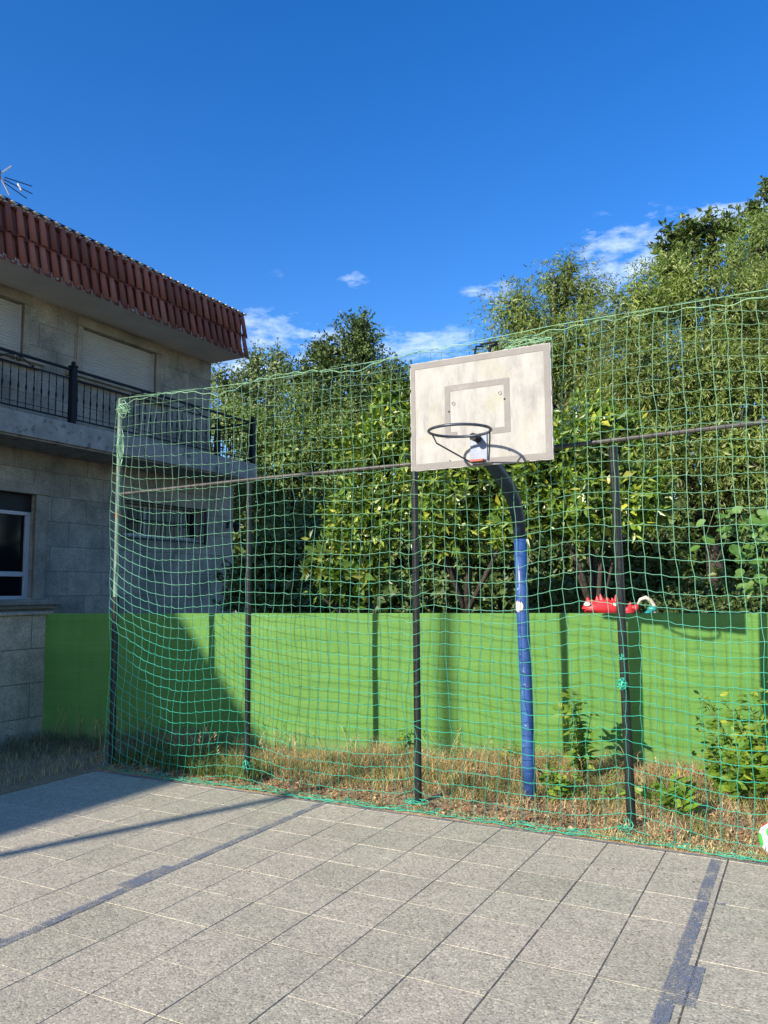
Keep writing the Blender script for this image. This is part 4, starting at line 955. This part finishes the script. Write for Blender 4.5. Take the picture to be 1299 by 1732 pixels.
P5 = strip(5000, 121, c0=-1.5, c1=3.2, amin=5.80, clump=-.9); P5[:, 1] = 5.79+np.random.default_rng(2).exponential(.16, len(P5)); P5[:, 2] = gz(P5[:, 0], P5[:, 1]); blades('dry_grass', P5, .06, .003, 1.4, LM['pale_straw'], 122, 'pale yellow straw spilling to the paving edge at right')
# left corner: dark growth against walls, sparse dry stalks nearer the court
r0 = np.random.default_rng(97); n = 9000
c = r0.uniform(-8.15, -6.45, n*2); a = r0.uniform(0, 8.2, n*2); P = np.stack([c, a, gz(c, a)], 1); P = P[(a < wall_a(c)-.03)]
d = np.minimum(P[:, 0]+8.2, wall_a(P[:, 0])-P[:, 1]); k = r0.random(len(P)) < np.exp(-np.maximum(0, d-.25)/.35)
blades('grass', P[k], .20, .0028, .9, LM['drygrass'], 98, 'dark shaded grass at the foot of the left walls')
k = r0.random(len(P)) < .32; blades('dry_grass', P[k], .13, .0022, .8, LM['straw'], 99, 'sparse dry stalks on the shaded soil at left')
c = r0.uniform(-6.4, -4.6, 2600); a = PA-.05+r0.exponential(.35, 2600); a = np.minimum(a, wall_a(c)-.05); P = np.stack([c, a, gz(c, a)], 1); blades('grass', P, .22, .003, .8, LM['grass'], 101, 'green grass behind the left bay of the netting')
# a few tall flowering grasses
def stalks(n, seed, c0, c1, a0, a1, h):
    r_ = random.Random(seed); b = MB()
    for _ in range(n):
        c = r_.uniform(c0, c1); a = r_.uniform(a0, a1); a = min(a, wall_a(c)-.04); z = float(gz(np.array(c), np.array(a))); hh = h*r_.uniform(.5, 1.1); lx_ = r_.gauss(0, .25)*hh; ly_ = r_.gauss(-.05, .15)*hh
        pts = [(c+lx_*t_**2, a+ly_*t_**2, z+hh*t_*(1-.18*t_)) for t_ in (0, .25, .5, .75, 1)]; b.tube(pts, [.0028, .0024, .002, .0018, .001], 3, False)
        q = pts[-1]
        for k in range(5): cleaf(b, (q[0]-lx_*.02*k, q[1], q[2]-k*.018), (r_.uniform(-1, 1), r_.uniform(-1, 1), .8), (0, -1, .3), .035, .006, .3, 2)
    return b
for sd_, n, c0, c1, a0, a1, h, lab in ((1, 34, -8.1, -6.5, 6.0, 8.4, .55, 'thin flowering grass stalks in the shaded left corner'), (2, 30, -6.0, -4.4, 6.1, 8, .45, 'thin dry stalks behind the left bay of the net'), (3, 60, -4.4, 1.5, 6.6, 8, .38, 'thin dry stalks along the foot of the sunlit wall')):
    o = stalks(n, sd_, c0, c1, a0, a1, h).build('grass_stalks', LM['straw'], org=(0, 0, 0)); tag(o, lab, kind='stuff')
# litter
n = 8500; P = strip(n, 111, amin=5.83, clump=-.25, fr=2.2); P[:, 2] += .012; r0 = np.random.default_rng(112); d = unit(r0.normal(0, 1, (len(P), 3))*np.array([1, 1, .25])); nn = unit(r0.normal(0, .35, (len(P), 3))+np.array([[0, 0, 1.]]))
V, F_ = leaves(P, d, nn, r0.uniform(.02, .07, len(P)), r0.uniform(.012, .035, len(P)), .3); o = build('fallen_leaves', V, (3, F_), LM['litter'], org=(0, 0, 0)); tag(o, 'brown and orange fallen leaves littering the soil strip', kind='stuff')
n = 260; c = r0.uniform(-6, 3, n); a = COURT_A-r0.exponential(.5, n); P = np.stack([c, a, np.full(n, .006)], 1); k = a > 2; P = P[k]; d = unit(r0.normal(0, 1, (len(P), 3))*np.array([1, 1, .1])); nn = unit(r0.normal(0, .2, (len(P), 3))+np.array([[0, 0, 1.]]))
V, F_ = leaves(P, d, nn, r0.uniform(.008, .03, len(P)), r0.uniform(.004, .012, len(P)), .3); o = build('leaf_crumbs', V, (3, F_), LM['litter'], org=(0, 0, 0)); tag(o, 'tiny leaf crumbs scattered on the paving', kind='stuff')
